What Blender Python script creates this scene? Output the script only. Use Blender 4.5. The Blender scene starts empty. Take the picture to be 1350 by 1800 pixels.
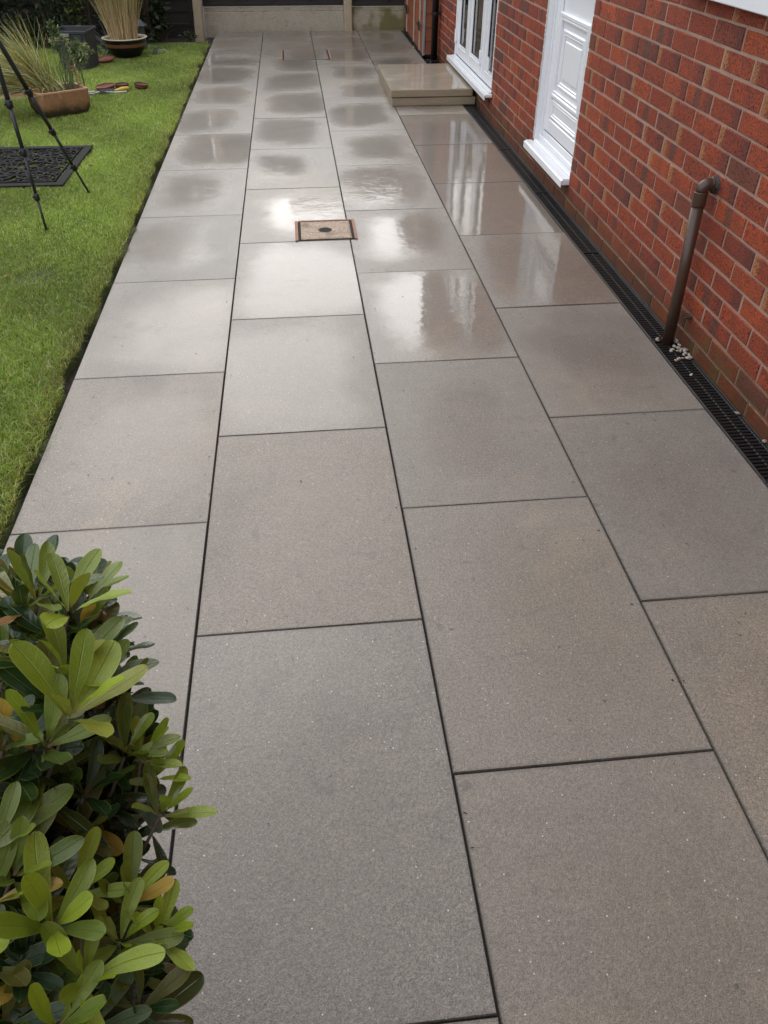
import bpy, math, random
import numpy as np
from mathutils import Vector, Matrix, Euler

R = random.Random(7)
NR = np.random.RandomState(11)
scene = bpy.context.scene
COL = scene.collection

# ------------------------------------------------------------------ camera
PITCH, YAW, ROLL, CAMH = 0.686357, 0.104268, 0.0023105, 1.50956
cam_d = bpy.data.cameras.new("camera")
cam = bpy.data.objects.new("camera", cam_d)
COL.objects.link(cam)
cp, sp = math.cos(PITCH), math.sin(PITCH)
fwd = Vector((0, cp, -sp)); up = Vector((0, sp, cp)); rt = Vector((1, 0, 0))
c, s = math.cos(ROLL), math.sin(ROLL)
rt, up = rt * c + up * s, up * c - rt * s
Rz = Matrix.Rotation(-YAW, 3, 'Z')
rt, up, fwd = Rz @ rt, Rz @ up, Rz @ fwd
cam.matrix_world = Matrix(((rt.x, up.x, -fwd.x, 0), (rt.y, up.y, -fwd.y, 0),
                           (rt.z, up.z, -fwd.z, CAMH), (0, 0, 0, 1)))
cam_d.sensor_fit = 'VERTICAL'
cam_d.sensor_height = 24.0
cam_d.sensor_width = 18.0
cam_d.lens = 1361.98 / 1800 * 24.0
cam_d.clip_start = 0.02
cam_d.clip_end = 500
scene.camera = cam
CAMP = Vector((0, 0, CAMH))

def project(p):
    v = Vector(p) - CAMP
    d = v.dot(fwd)
    if d < 0.05: return None
    return (675 + 1361.98 * v.dot(rt) / d, 900 - 1361.98 * v.dot(up) / d, d)

# ------------------------------------------------------------------ world, sun, exposure
SUN_EL, SUN_ROT = math.radians(33), math.radians(-8)
world = bpy.data.worlds.new("World"); scene.world = world
world.use_nodes = True
wn, wl = world.node_tree.nodes, world.node_tree.links
wn.clear()
wo = wn.new('ShaderNodeOutputWorld'); bg = wn.new('ShaderNodeBackground')
sky = wn.new('ShaderNodeTexSky'); sky.sky_type = 'NISHITA'; sky.sun_disc = False
sky.sun_elevation = SUN_EL; sky.sun_rotation = SUN_ROT
wtc = wn.new('ShaderNodeTexCoord'); wnz = wn.new('ShaderNodeTexNoise')
wnz.inputs['Scale'].default_value = 2.2; wnz.inputs['Detail'].default_value = 5
wmap = wn.new('ShaderNodeMapping'); wmap.inputs['Scale'].default_value = (1, 1, 2.2)
wr = wn.new('ShaderNodeValToRGB')
wr.color_ramp.elements[0].position = 0.3; wr.color_ramp.elements[0].color = (7.6, 7.9, 8.5, 1)
wr.color_ramp.elements[1].position = 0.7; wr.color_ramp.elements[1].color = (15.0, 15.1, 15.4, 1)
wmix = wn.new('ShaderNodeMixRGB'); wmix.inputs[0].default_value = 0.88
wl.new(wtc.outputs['Generated'], wmap.inputs[0]); wl.new(wmap.outputs[0], wnz.inputs['Vector'])
wl.new(wnz.outputs[0], wr.inputs[0])
wl.new(sky.outputs[0], wmix.inputs[1]); wl.new(wr.outputs[0], wmix.inputs[2])
wl.new(wmix.outputs[0], bg.inputs[0]); bg.inputs[1].default_value = 0.1
wl.new(bg.outputs[0], wo.inputs[0])

sun_d = bpy.data.lights.new("sun", 'SUN'); sun_d.energy = 0.7; sun_d.angle = math.radians(44)
sun_d.color = (1.0, 0.96, 0.9)
sun = bpy.data.objects.new("sun", sun_d); COL.objects.link(sun)
sdir = Vector((math.sin(SUN_ROT) * math.cos(SUN_EL), math.cos(SUN_ROT) * math.cos(SUN_EL), math.sin(SUN_EL)))
sun.rotation_euler = (-sdir).to_track_quat('-Z', 'Y').to_euler()

scene.view_settings.view_transform = 'Standard'
scene.view_settings.look = 'None'
scene.view_settings.exposure = 0.62
scene.view_settings.gamma = 1.0
scene.view_settings.use_curve_mapping = False
scene.render.engine = 'CYCLES'
scene.cycles.max_bounces = 8

# ------------------------------------------------------------------ object helpers
def props(o, label=None, cat=None, group=None, kind=None):
    if label: o['label'] = label
    if cat: o['category'] = cat
    if group: o['group'] = group
    if kind: o['kind'] = kind
    return o

def empty(name, loc, label=None, cat=None, group=None, kind=None, rz=0):
    o = bpy.data.objects.new(name, None); COL.objects.link(o)
    o.location = loc; o.rotation_euler = (0, 0, rz); o.empty_display_size = 0.1
    return props(o, label, cat, group, kind)

def link(name, me, parent=None, loc=(0, 0, 0), rot=(0, 0, 0), scale=(1, 1, 1)):
    o = bpy.data.objects.new(name, me); COL.objects.link(o)
    o.location = loc; o.rotation_euler = rot; o.scale = scale
    if parent is not None: o.parent = parent
    return o

class MB:
    """collects vertices and faces for one mesh"""
    def __init__(self): self.v = []; self.f = []; self.c = []; self.has_c = False
    def add(self, vs, fs, col=None):
        n = len(self.v); self.v.extend([tuple(p) for p in vs])
        self.f.extend([tuple(n + i for i in q) for q in fs])
        if col is not None: self.has_c = True
        self.c.extend([col or (1, 1, 1, 1)] * len(vs))
        return self
    def box(self, x0, x1, y0, y1, z0, z1, bev=0.0, col=None, M=None):
        if bev <= 0:
            vs = [(x0,y0,z0),(x1,y0,z0),(x1,y1,z0),(x0,y1,z0),(x0,y0,z1),(x1,y0,z1),(x1,y1,z1),(x0,y1,z1)]
            fs = [(3,2,1,0),(4,5,6,7),(0,1,5,4),(1,2,6,5),(2,3,7,6),(3,0,4,7)]
        else:
            b = min(bev, (x1-x0)*.45, (y1-y0)*.45, (z1-z0)*.45)
            vs = []
            for ix in (0, 1):
                for iy in (0, 1):
                    for iz in (0, 1):
                        X = (x0, x1)[ix]; Y = (y0, y1)[iy]; Z = (z0, z1)[iz]
                        dx = b if ix == 0 else -b; dy = b if iy == 0 else -b; dz = b if iz == 0 else -b
                        vs += [(X, Y+dy, Z+dz), (X+dx, Y, Z+dz), (X+dx, Y+dy, Z)]
            def I(ix, iy, iz, k): return ((ix*2+iy)*2+iz)*3+k
            fs = []
            fs.append([I(0,0,0,0),I(0,0,1,0),I(0,1,1,0),I(0,1,0,0)]); fs.append([I(1,0,0,0),I(1,1,0,0),I(1,1,1,0),I(1,0,1,0)])
            fs.append([I(0,0,0,1),I(1,0,0,1),I(1,0,1,1),I(0,0,1,1)]); fs.append([I(0,1,0,1),I(0,1,1,1),I(1,1,1,1),I(1,1,0,1)])
            fs.append([I(0,0,0,2),I(0,1,0,2),I(1,1,0,2),I(1,0,0,2)]); fs.append([I(0,0,1,2),I(1,0,1,2),I(1,1,1,2),I(0,1,1,2)])
            for a in (0, 1):
                for b2 in (0, 1):
                    fs.append([I(a,b2,0,0),I(a,b2,1,0),I(a,b2,1,1),I(a,b2,0,1)])
                    fs.append([I(a,0,b2,0),I(a,1,b2,0),I(a,1,b2,2),I(a,0,b2,2)])
                    fs.append([I(0,a,b2,1),I(1,a,b2,1),I(1,a,b2,2),I(0,a,b2,2)])
                    for c2 in (0, 1): fs.append([I(a,b2,c2,0),I(a,b2,c2,1),I(a,b2,c2,2)])
            # consistent outward winding
            cx, cy, cz = (x0+x1)/2, (y0+y1)/2, (z0+z1)/2
            out = []
            for q in fs:
                p = [Vector(vs[i]) for i in q]
                n = (p[1]-p[0]).cross(p[2]-p[0]); m = sum(p, Vector())/len(p) - Vector((cx,cy,cz))
                out.append(tuple(q) if n.dot(m) > 0 else tuple(reversed(q)))
            fs = out
        if M is not None: vs = [M @ Vector(p) for p in vs]
        return self.add(vs, fs, col)
    def tube(self, pts, radii, n=10, caps=True, col=None):
        pts = [Vector(p) for p in pts]
        if not hasattr(radii, '__len__'): radii = [radii]*len(pts)
        vs = []; prev = None
        for i, p in enumerate(pts):
            t = (pts[min(i+1, len(pts)-1)] - pts[max(i-1, 0)])
            if t.length < 1e-9: t = Vector((0, 0, 1))
            t.normalize()
            if prev is None:
                a = Vector((1, 0, 0)) if abs(t.x) < .9 else Vector((0, 1, 0))
                u = t.cross(a).normalized()
            else:
                u = (prev - t*prev.dot(t)).normalized()
            prev = u; w = t.cross(u)
            for k in range(n):
                an = 2*math.pi*k/n
                vs.append(p + (u*math.cos(an) + w*math.sin(an))*radii[i])
        fs = []
        for i in range(len(pts)-1):
            for k in range(n):
                k2 = (k+1) % n
                fs.append((i*n+k, i*n+k2, (i+1)*n+k2, (i+1)*n+k))
        if caps:
            fs.append(tuple(reversed(range(n)))); fs.append(tuple((len(pts)-1)*n+k for k in range(n)))
        return self.add(vs, fs, col)
    def lathe(self, prof, n=32, cx=0, cy=0, sx=1, sy=1, col=None):
        vs = []; fs = []
        for r, z in prof:
            for k in range(n):
                a = 2*math.pi*k/n
                vs.append((cx + r*math.cos(a)*sx, cy + r*math.sin(a)*sy, z))
        for i in range(len(prof)-1):
            for k in range(n):
                k2 = (k+1) % n
                fs.append((i*n+k, i*n+k2, (i+1)*n+k2, (i+1)*n+k))
        return self.add(vs, fs, col)
    def mesh(self, name, mat, smooth=False):
        me = bpy.data.meshes.new(name); me.from_pydata(self.v, [], self.f)
        if mat: me.materials.append(mat)
        if smooth: me.polygons.foreach_set('use_smooth', [True]*len(me.polygons))
        if self.has_c:
            at = me.attributes.new('tint', 'FLOAT_COLOR', 'POINT')
            at.data.foreach_set('color', np.array(self.c, dtype=np.float32).ravel())
        me.update(); return me
    def build(self, name, mat, parent=None, smooth=False, loc=(0, 0, 0), rot=(0, 0, 0)):
        return link(name, self.mesh(name, mat, smooth), parent, loc, rot)

def fast_mesh(name, verts, faces_flat, nper, mat, tint=None, smooth=False):
    """verts (N,3), faces (M,nper) -> mesh, through foreach_set"""
    me = bpy.data.meshes.new(name)
    nv, nf = len(verts), len(faces_flat)
    me.vertices.add(nv); me.vertices.foreach_set('co', np.asarray(verts, np.float32).ravel())
    me.loops.add(nf*nper); me.loops.foreach_set('vertex_index', np.asarray(faces_flat, np.int32).ravel())
    me.polygons.add(nf)
    me.polygons.foreach_set('loop_start', np.arange(0, nf*nper, nper, dtype=np.int32))
    if smooth: me.polygons.foreach_set('use_smooth', np.ones(nf, bool))
    if tint is not None:
        at = me.attributes.new('tint', 'FLOAT_COLOR', 'POINT')
        at.data.foreach_set('color', np.asarray(tint, np.float32).ravel())
    me.materials.append(mat); me.update(calc_edges=True); me.validate()
    return me

# ------------------------------------------------------------------ material helpers
class NT:
    def __init__(self, name):
        self.m = bpy.data.materials.new(name); self.m.use_nodes = True
        self.n = self.m.node_tree.nodes; self.l = self.m.node_tree.links
        self.b = self.n['Principled BSDF']; self.tc = self.n.new('ShaderNodeTexCoord')
        self.out = self.n['Material Output']
    def put(self, sock, val):
        if isinstance(val, bpy.types.NodeSocket): self.l.new(val, sock)
        elif val is not None: sock.default_value = val
    def set(self, **k):
        for a, v in k.items():
            self.put(self.b.inputs[a.replace('_', ' ')], v)
        return self
    def math(self, op, a, b=None, c=None, clamp=False):
        n = self.n.new('ShaderNodeMath'); n.operation = op; n.use_clamp = clamp
        self.put(n.inputs[0], a); self.put(n.inputs[1], b)
        if c is not None: self.put(n.inputs[2], c)
        return n.outputs[0]
    def smooth(self, v, a, b, to0=0.0, to1=1.0):
        n = self.n.new('ShaderNodeMapRange'); n.interpolation_type = 'SMOOTHSTEP'
        self.put(n.inputs['Value'], v); self.put(n.inputs['From Min'], a); self.put(n.inputs['From Max'], b)
        self.put(n.inputs['To Min'], to0); self.put(n.inputs['To Max'], to1); return n.outputs[0]
    def noise(self, vec, scale, detail=3, rough=.5, dist=0.0, dim='3D'):
        n = self.n.new('ShaderNodeTexNoise')
        self.put(n.inputs['Vector'], vec); n.inputs['Scale'].default_value = scale
        n.inputs['Detail'].default_value = detail; n.inputs['Roughness'].default_value = rough
        n.inputs['Distortion'].default_value = dist
        return n.outputs[0]
    def voronoi(self, vec, scale, out=0, feature='F1'):
        n = self.n.new('ShaderNodeTexVoronoi'); n.feature = feature
        self.put(n.inputs['Vector'], vec); n.inputs['Scale'].default_value = scale
        return n.outputs[out]
    def mapping(self, vec, scale=(1, 1, 1), loc=(0, 0, 0), rot=(0, 0, 0)):
        n = self.n.new('ShaderNodeMapping'); self.put(n.inputs[0], vec)
        self.put(n.inputs['Location'], loc); n.inputs['Scale'].default_value = scale; n.inputs['Rotation'].default_value = rot
        return n.outputs[0]
    def mix(self, f, a, b, mode='MIX'):
        n = self.n.new('ShaderNodeMixRGB'); n.blend_type = mode
        self.put(n.inputs[0], f)
        self.put(n.inputs[1], (*a, 1) if isinstance(a, tuple) and len(a) == 3 else a)
        self.put(n.inputs[2], (*b, 1) if isinstance(b, tuple) and len(b) == 3 else b)
        return n.outputs[0]
    def ramp(self, v, stops):
        n = self.n.new('ShaderNodeValToRGB'); self.put(n.inputs[0], v); e = n.color_ramp.elements
        while len(e) < len(stops): e.new(.5)
        for i, (p, c) in enumerate(stops):
            e[i].position = p; e[i].color = (*c, 1) if len(c) == 3 else c
        return n.outputs[0]
    def sep(self, vec):
        n = self.n.new('ShaderNodeSeparateXYZ'); self.put(n.inputs[0], vec); return n.outputs
    def bump(self, h, strength=.3, dist=.002, normal=None):
        n = self.n.new('ShaderNodeBump'); self.put(n.inputs['Height'], h)
        n.inputs['Strength'].default_value = strength; n.inputs['Distance'].default_value = dist
        if normal is not None: self.put(n.inputs['Normal'], normal)
        return n.outputs[0]
    def info(self):
        return self.n.new('ShaderNodeObjectInfo').outputs
    def attr(self, name):
        n = self.n.new('ShaderNodeAttribute'); n.attribute_name = name; return n.outputs
    def geo(self): return self.n.new('ShaderNodeNewGeometry').outputs

def simple(name, col, rough=.5, vary=.12, scale=20, bump=.0, bscale=200, metallic=0, coat=0, bdist=.001, spec=None):
    t = NT(name); o = t.tc.outputs['Object']
    nz = t.noise(o, scale, 4, .6)
    c1 = tuple(max(0, x*(1-vary)) for x in col); c2 = tuple(x*(1+vary) for x in col)
    t.set(Base_Color=t.mix(nz, c1, c2), Roughness=rough, Metallic=metallic)
    if coat: t.set(Coat_Weight=coat, Coat_Roughness=.1)
    if spec is not None: t.set(Specular_IOR_Level=spec)
    if bump > 0: t.set(Normal=t.bump(t.noise(o, bscale, 3), bump, bdist))
    return t.m

# ---- paving slab: damp concrete, a smooth film of water on the dished middle
def slab_material():
    t = NT("damp_concrete_paving"); o = t.tc.outputs['Object']; inf = t.info()
    rnd = inf['Random']; ctrl = t.sep(inf['Color'])
    extent, strength, warm = ctrl[0], ctrl[1], ctrl[2]
    off = t.n.new('ShaderNodeVectorMath'); off.operation = 'MULTIPLY_ADD'
    cmb = t.n.new('ShaderNodeCombineXYZ'); t.put(cmb.inputs[0], rnd); t.put(cmb.inputs[1], t.math('MULTIPLY', rnd, 3.7)); t.put(cmb.inputs[2], rnd)
    t.put(off.inputs[0], cmb.outputs[0]); off.inputs[1].default_value = (37, 37, 37); t.put(off.inputs[2], o)
    P = off.outputs[0]
    xyz = t.sep(o)
    big = t.noise(P, 3.2, 3, .55)
    wob = t.math('MULTIPLY', t.math('SUBTRACT', big, .5), .7)
    sx = t.math('ADD', t.math('DIVIDE', xyz[0], .29), t.math('MULTIPLY', t.math('SUBTRACT', rnd, .5), .75))
    sy = t.math('ADD', t.math('DIVIDE', xyz[1], .455), t.math('MULTIPLY', t.math('SUBTRACT', t.math('FRACT', t.math('MULTIPLY', rnd, 17.3)), .5), .3))
    d = t.math('POWER', t.math('ADD', t.math('POWER', t.math('ABSOLUTE', sx), 3.4), t.math('POWER', t.math('ABSOLUTE', sy), 3.4)), .2941)
    fine = t.math('MULTIPLY', t.math('SUBTRACT', t.noise(P, 60, 2), .5), .14)
    dd = t.math('ADD', t.math('ADD', d, wob), fine)
    wet0 = t.smooth(dd, t.math('SUBTRACT', extent, .50), t.math('ADD', extent, .36), 1.0, 0.0)
    wet = t.math('MULTIPLY', wet0, strength)
    # colours
    grain = t.noise(P, 370, 2, .75)
    mott = t.noise(P, 14, 5, .65)
    dry = t.mix(mott, (.186, .172, .156), (.256, .240, .218))
    wetc = t.mix(mott, (.150, .129, .105), (.196, .170, .140))
    wm = t.math('MULTIPLY', wet0, t.math('ADD', t.math('MULTIPLY', strength, .7), .3), None, True)
    base = t.mix(wm, dry, wetc)
    base = t.mix(t.math('MULTIPLY', warm, .6), base, (1.08, .98, .86), 'MULTIPLY')
    base = t.mix(t.math('MULTIPLY', t.math('SUBTRACT', rnd, .2), .35, None, True), base, t.mix(.5, base, (.10, .10, .11)))
    g2 = t.ramp(grain, [(.30, (.40, .40, .40)), (.47, (.94, .94, .94)), (.60, (1.18, 1.17, 1.15)), (.72, (1.8, 1.75, 1.66))])
    base = t.mix(.9, base, g2, 'MULTIPLY')
    g3 = t.ramp(t.noise(P, 130, 3, .7), [(.3, (.72, .72, .72)), (.7, (1.30, 1.29, 1.27))])
    base = t.mix(.8, base, g3, 'MULTIPLY')
    # pale and dark aggregate specks
    v1 = t.voronoi(P, 62); v1c = t.voronoi(P, 62, 1)
    r1 = t.sep(v1c)[0]
    sp1 = t.math('MULTIPLY', t.math('LESS_THAN', v1, t.math('MULTIPLY', r1, .115)), t.math('GREATER_THAN', r1, .74))
    base = t.mix(t.math('MULTIPLY', sp1, .85), base, (.66, .64, .60))
    v2 = t.voronoi(P, 23); r2 = t.sep(t.voronoi(P, 23, 1))[1]
    sp2 = t.math('MULTIPLY', t.smooth(v2, 0.06, .16, 1, 0), t.math('GREATER_THAN', r2, .88))
    base = t.mix(t.math('MULTIPLY', sp2, .6), base, (.05, .048, .046))
    v3 = t.voronoi(P, 5.5); r3 = t.sep(t.voronoi(P, 5.5, 1))[2]
    sp3 = t.math('MULTIPLY', t.smooth(v3, 0.015, .09, 1, 0), t.math('GREATER_THAN', r3, .72))
    base = t.mix(t.math('MULTIPLY', sp3, .45), base, (.07, .065, .065))
    # drag streaks, tide marks and faint scuffs that cross the slab
    wp_ = t.geo()['Position']
    tide = t.noise(wp_, 1.1, 4, .6, .8)
    base = t.mix(t.smooth(tide, .52, .70), base, t.mix(1, base, (.80, .78, .80), 'MULTIPLY'))
    base = t.mix(t.smooth(tide, .46, .34), base, t.mix(1, base, (1.16, 1.12, 1.05), 'MULTIPLY'))
    blot = t.noise(P, 6.5, 4, .7, 1.2)
    base = t.mix(t.math('MULTIPLY', t.smooth(blot, .60, .72), .45), base, (.085, .075, .072))
    scr = t.noise(t.mapping(P, (26, 2.2, 1), rot=(0, 0, .5)), 1.0, 3, .6)
    base = t.mix(t.math('MULTIPLY', t.smooth(scr, .68, .80), .12), base, (.36, .35, .33))
    # darker damp rim along the joint edges
    rim = t.math('MAXIMUM', t.math('DIVIDE', t.math('ABSOLUTE', xyz[0]), .2915), t.math('DIVIDE', t.math('ABSOLUTE', xyz[1]), .4585))
    rimm = t.smooth(t.math('ADD', rim, t.math('MULTIPLY', t.math('SUBTRACT', mott, .5), .03)), .98, 1.0)
    base = t.mix(t.math('MULTIPLY', rimm, .3), base, (.06, .055, .05))
    rgh = t.math('ADD', t.math('MULTIPLY', big, .12), .40)
    # relief: coarse cast grain, much softer under the film
    h = t.math('ADD', t.math('MULTIPLY', grain, .9), t.noise(P, 150, 2))
    nrm = t.bump(h, .6, .0020)
    t.set(Base_Color=base, Roughness=rgh, Normal=nrm, Specular_IOR_Level=.5)
    rip = t.noise(t.mapping(P, (16, 70, 1)), 1.0, 2, .5, .6)
    rip2 = t.noise(P, 9, 2)
    ch = t.math('ADD', t.math('MULTIPLY', rip, .40), t.math('MULTIPLY', rip2, 1.1))
    ch = t.math('ADD', ch, t.math('MULTIPLY', t.math('MULTIPLY', t.math('SUBTRACT', grain, .5), .55), t.math('SUBTRACT', 1.04, wet0)))
    cn = t.bump(ch, .32, .0022)
    wtw = t.math('MULTIPLY', t.smooth(wet0, 0, 1), strength)
    t.set(Coat_Weight=t.math('ADD', t.math('MULTIPLY', strength, .55), t.math('MULTIPLY', wtw, .45), None, True),
          Coat_Roughness=t.math('SUBTRACT', .36, t.math('MULTIPLY', t.math('POWER', wtw, .6), .325)), Coat_IOR=1.5, Coat_Normal=cn)
    return t.m

def brick_material(name, joined):
    t = NT(name)
    if joined:
        a = t.sep(t.attr('tint')['Color']); rnd = a[0]; u = a[1]
        o = t.tc.outputs['Object']; P = o
    else:
        o = t.tc.outputs['Object']; inf = t.info(); rnd = inf['Random']
        u = t.math('DIVIDE', t.sep(o)[1], .11)
        cmb = t.n.new('ShaderNodeCombineXYZ')
        for i, k in enumerate((31, 57, 13)): t.put(cmb.inputs[i], t.math('MULTIPLY', rnd, k))
        ad = t.n.new('ShaderNodeVectorMath'); t.put(ad.inputs[0], o); t.put(ad.inputs[1], cmb.outputs[0]); P = ad.outputs[0]
    base = t.ramp(rnd, [(0, (.27, .047, .018)), (.25, (.33, .062, .020)), (.5, (.225, .038, .018)), (.72, (.36, .070, .021)), (.93, (.25, .043, .019)), (.975, (.15, .050, .030)), (1, (.10, .045, .030))])
    big = t.noise(P, 18, 3)
    base = t.mix(t.smooth(big, .35, .72), base, t.mix(.5, base, (.15, .04, .03)))
    r2 = t.math('FRACT', t.math('MULTIPLY', rnd, 7.31)); r3 = t.math('FRACT', t.math('MULTIPLY', rnd, 23.7)); r4 = t.math('FRACT', t.math('MULTIPLY', rnd, 41.9))
    wob = t.math('MULTIPLY', t.math('SUBTRACT', t.noise(P, 30, 3), .5), .5)
    # fire-flashed purple end
    uu = t.math('ADD', u, wob)
    end = t.math('MULTIPLY', t.smooth(t.math('MULTIPLY', uu, -1.0), .15, .8), t.math('GREATER_THAN', r2, .60))
    base = t.mix(t.math('MULTIPLY', end, .62), base, (.085, .030, .028))
    mid = t.math('MULTIPLY', t.smooth(t.math('ABSOLUTE', t.math('SUBTRACT', uu, .1)), .15, .4, 1, 0), t.math('GREATER_THAN', r4, .90))
    base = t.mix(t.math('MULTIPLY', mid, .7), base, (.08, .045, .035))
    # sandy creased end
    send = t.math('MULTIPLY', t.smooth(uu, .55, .85), t.math('GREATER_THAN', r3, .80))
    base = t.mix(t.math('MULTIPLY', send, .55), base, (.40, .20, .075))
    pits = t.noise(t.mapping(P, (1, 1, .75)), 190, 2, .6)
    base = t.mix(t.smooth(pits, .53, .62), base, t.mix(.85, base, (.012, .006, .005)))
    base = t.mix(t.smooth(pits, .44, .34), base, t.mix(1, base, (1.35, 1.3, 1.2), 'MULTIPLY'))
    gr = t.noise(P, 600, 2); base = t.mix(.5, base, t.ramp(gr, [(.3, (.75, .75, .75)), (.7, (1.3, 1.25, 1.2))]), 'MULTIPLY')
    # rain-splash stain, algae at the foot of the wall (has its own ragged outline)
    w = t.geo()['Position']; z = t.sep(w)[2]
    zz = t.math('ADD', z, t.math('MULTIPLY', t.math('SUBTRACT', t.noise(w, 3.5, 4, .6), .5), .22))
    st = t.smooth(zz, .02, .20, 1, 0)
    base = t.mix(t.math('MULTIPLY', st, .62), base, (.062, .040, .018))
    alg = t.math('MULTIPLY', st, t.smooth(t.noise(w, 5, 4, .7), .55, .68))
    base = t.mix(t.math('MULTIPLY', alg, .7), base, (.10, .075, .015))
    h = t.math('SUBTRACT', t.math('MULTIPLY', gr, .25), t.smooth(pits, .52, .66))
    t.set(Base_Color=base, Roughness=t.math('SUBTRACT', .74, t.math('MULTIPLY', st, .3)), Normal=t.bump(h, .5, .0022), Specular_IOR_Level=.4)
    return t.m

def mortar_material():
    t = NT("weathered_mortar"); w = t.geo()['Position']
    n1 = t.noise(w, 9, 4, .6); n2 = t.noise(w, 260, 3, .6)
    base = t.mix(n1, (.26, .155, .115), (.44, .30, .235))
    base = t.mix(.6, base, t.ramp(n2, [(.3, (.7, .7, .7)), (.7, (1.25, 1.2, 1.15))]), 'MULTIPLY')
    z = t.sep(w)[2]; zz = t.math('ADD', z, t.math('MULTIPLY', t.math('SUBTRACT', t.noise(w, 4, 4), .5), .2))
    st = t.smooth(zz, .02, .24, 1, 0)
    base = t.mix(t.math('MULTIPLY', st, .75), base, (.085, .062, .022))
    t.set(Base_Color=base, Roughness=.85, Normal=t.bump(n2, .6, .003))
    return t.m

def tinted(name, rough=.5, sss=0.0, trans=.25, vein=False, coat=0, nscale=60):
    """leaf-like material: colour from the 'tint' point attribute, thin translucency"""
    t = NT(name); a = t.attr('tint')['Color']
    nz = t.noise(t.tc.outputs['Object'], nscale, 3)
    colr = t.mix(.5, a, t.ramp(nz, [(.3, (.7, .7, .7)), (.7, (1.3, 1.3, 1.3))]), 'MULTIPLY')
    t.set(Base_Color=colr, Roughness=rough)
    if coat: t.set(Coat_Weight=coat, Coat_Roughness=.25)
    if trans > 0:
        tr = t.n.new('ShaderNodeBsdfTranslucent'); t.put(tr.inputs[0], t.mix(1, colr, (1.3, 1.4, .6), 'MULTIPLY'))
        ms = t.n.new('ShaderNodeMixShader'); ms.inputs[0].default_value = trans
        t.l.new(t.b.outputs[0], ms.inputs[1]); t.l.new(tr.outputs[0], ms.inputs[2]); t.l.new(ms.outputs[0], t.out.inputs[0])
    return t.m

M_slab = slab_material()
M_brick = brick_material("red_faced_brick", False)
M_brickj = brick_material("red_brick_courses", True)
M_mortar = mortar_material()
M_bed = simple("jointing_sand", (.016, .014, .012), .9, .4, 60, .5, 300)
M_upvc = simple("white_upvc", (.80, .815, .85), .22, .02, 5, 0)
M_upvcg = simple("black_rubber_gasket", (.02, .02, .022), .5, .1)
M_sealant = simple("rough_white_sealant", (.62, .60, .57), .8, .3, 90, .8, 150, bdist=.004)
M_drain = simple("black_drain_plastic", (.0065, .0065, .0075), .42, .25, 40, .15, 300)
M_blackpipe = simple("black_pipe_plastic", (.006, .006, .007), .42, .2, 20)
M_iron = simple("black_iron", (.01, .01, .01), .5, .2, 20)

# ------------------------------------------------------------------ ground
def soil_material():
    t = NT("dark_soil"); w = t.geo()['Position']
    n = t.noise(w, 45, 5, .7)
    t.set(Base_Color=t.mix(n, (.006, .0045, .003), (.026, .018, .012)), Roughness=.9, Normal=t.bump(n, .8, .012))
    return t.m
M_soil = soil_material()
def turf_material():
    t = NT("turf_floor"); w = t.geo()['Position']
    n = t.noise(w, 7, 5, .7); n2 = t.noise(w, 120, 3, .7)
    b = t.mix(n, (.050, .080, .014), (.085, .110, .022))
    t.set(Base_Color=t.mix(.7, b, t.ramp(n2, [(.3, (.45, .45, .45)), (.7, (1.3, 1.3, 1.3))]), 'MULTIPLY'), Roughness=.85, Normal=t.bump(n2, .9, .01))
    return t.m
M_turf = turf_material()

g = MB(); g.add([(-60, -60, -.06), (60, -60, -.06), (60, 80, -.06), (-60, 80, -.06)], [(0, 1, 2, 3)])
props(g.build("ground", M_soil), "bare dark soil under the garden", None, None, "structure")

# lawn: a turf sheet whose cut edge wanders beside the paving
def lawn_edge(y):
    return -0.943 - 0.012*math.sin(y*2.3+1) - 0.012*math.sin(y*7.1) - 0.012*math.sin(y*17.7+2) - (0.02 if y > 9 else 0)
ys = np.linspace(-1.6, 10.75, 240)
vs = []; fs = []
for i, y in enumerate(ys):
    e = lawn_edge(y); zz = .006 + .006*math.sin(y*1.7)
    back = 0
    vs += [(-7, y, zz), (-3.2, y, zz), (-1.6, y, zz+.004), (e-.02, y, zz), (e, y, zz-.012), (e+.004, y, -.06)]
    if i:
        b0 = (i-1)*6
        for k in range(5): fs.append((b0+k, b0+k+1, b0+k+7, b0+k+6))
lm = MB(); lm.add(vs, fs)
props(lm.build("lawn", M_turf, smooth=True), "mown lawn turf left of the paving", None, None, "structure")

# ------------------------------------------------------------------ paving
XB = [-.9258, -.3423, .2486, .8415, 1.4304]
YC = [3.6875, 4.1530, 3.6939, 4.1568]
PITCHY = .92366
bed = MB(); bed.box(-.93, 1.428, -2.2, 11.5, -.07, -.013)
patio = bed.build("patio", M_bed)
props(patio, "patio of damp grey brown concrete slabs between lawn and house", None, None, "structure")

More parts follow.
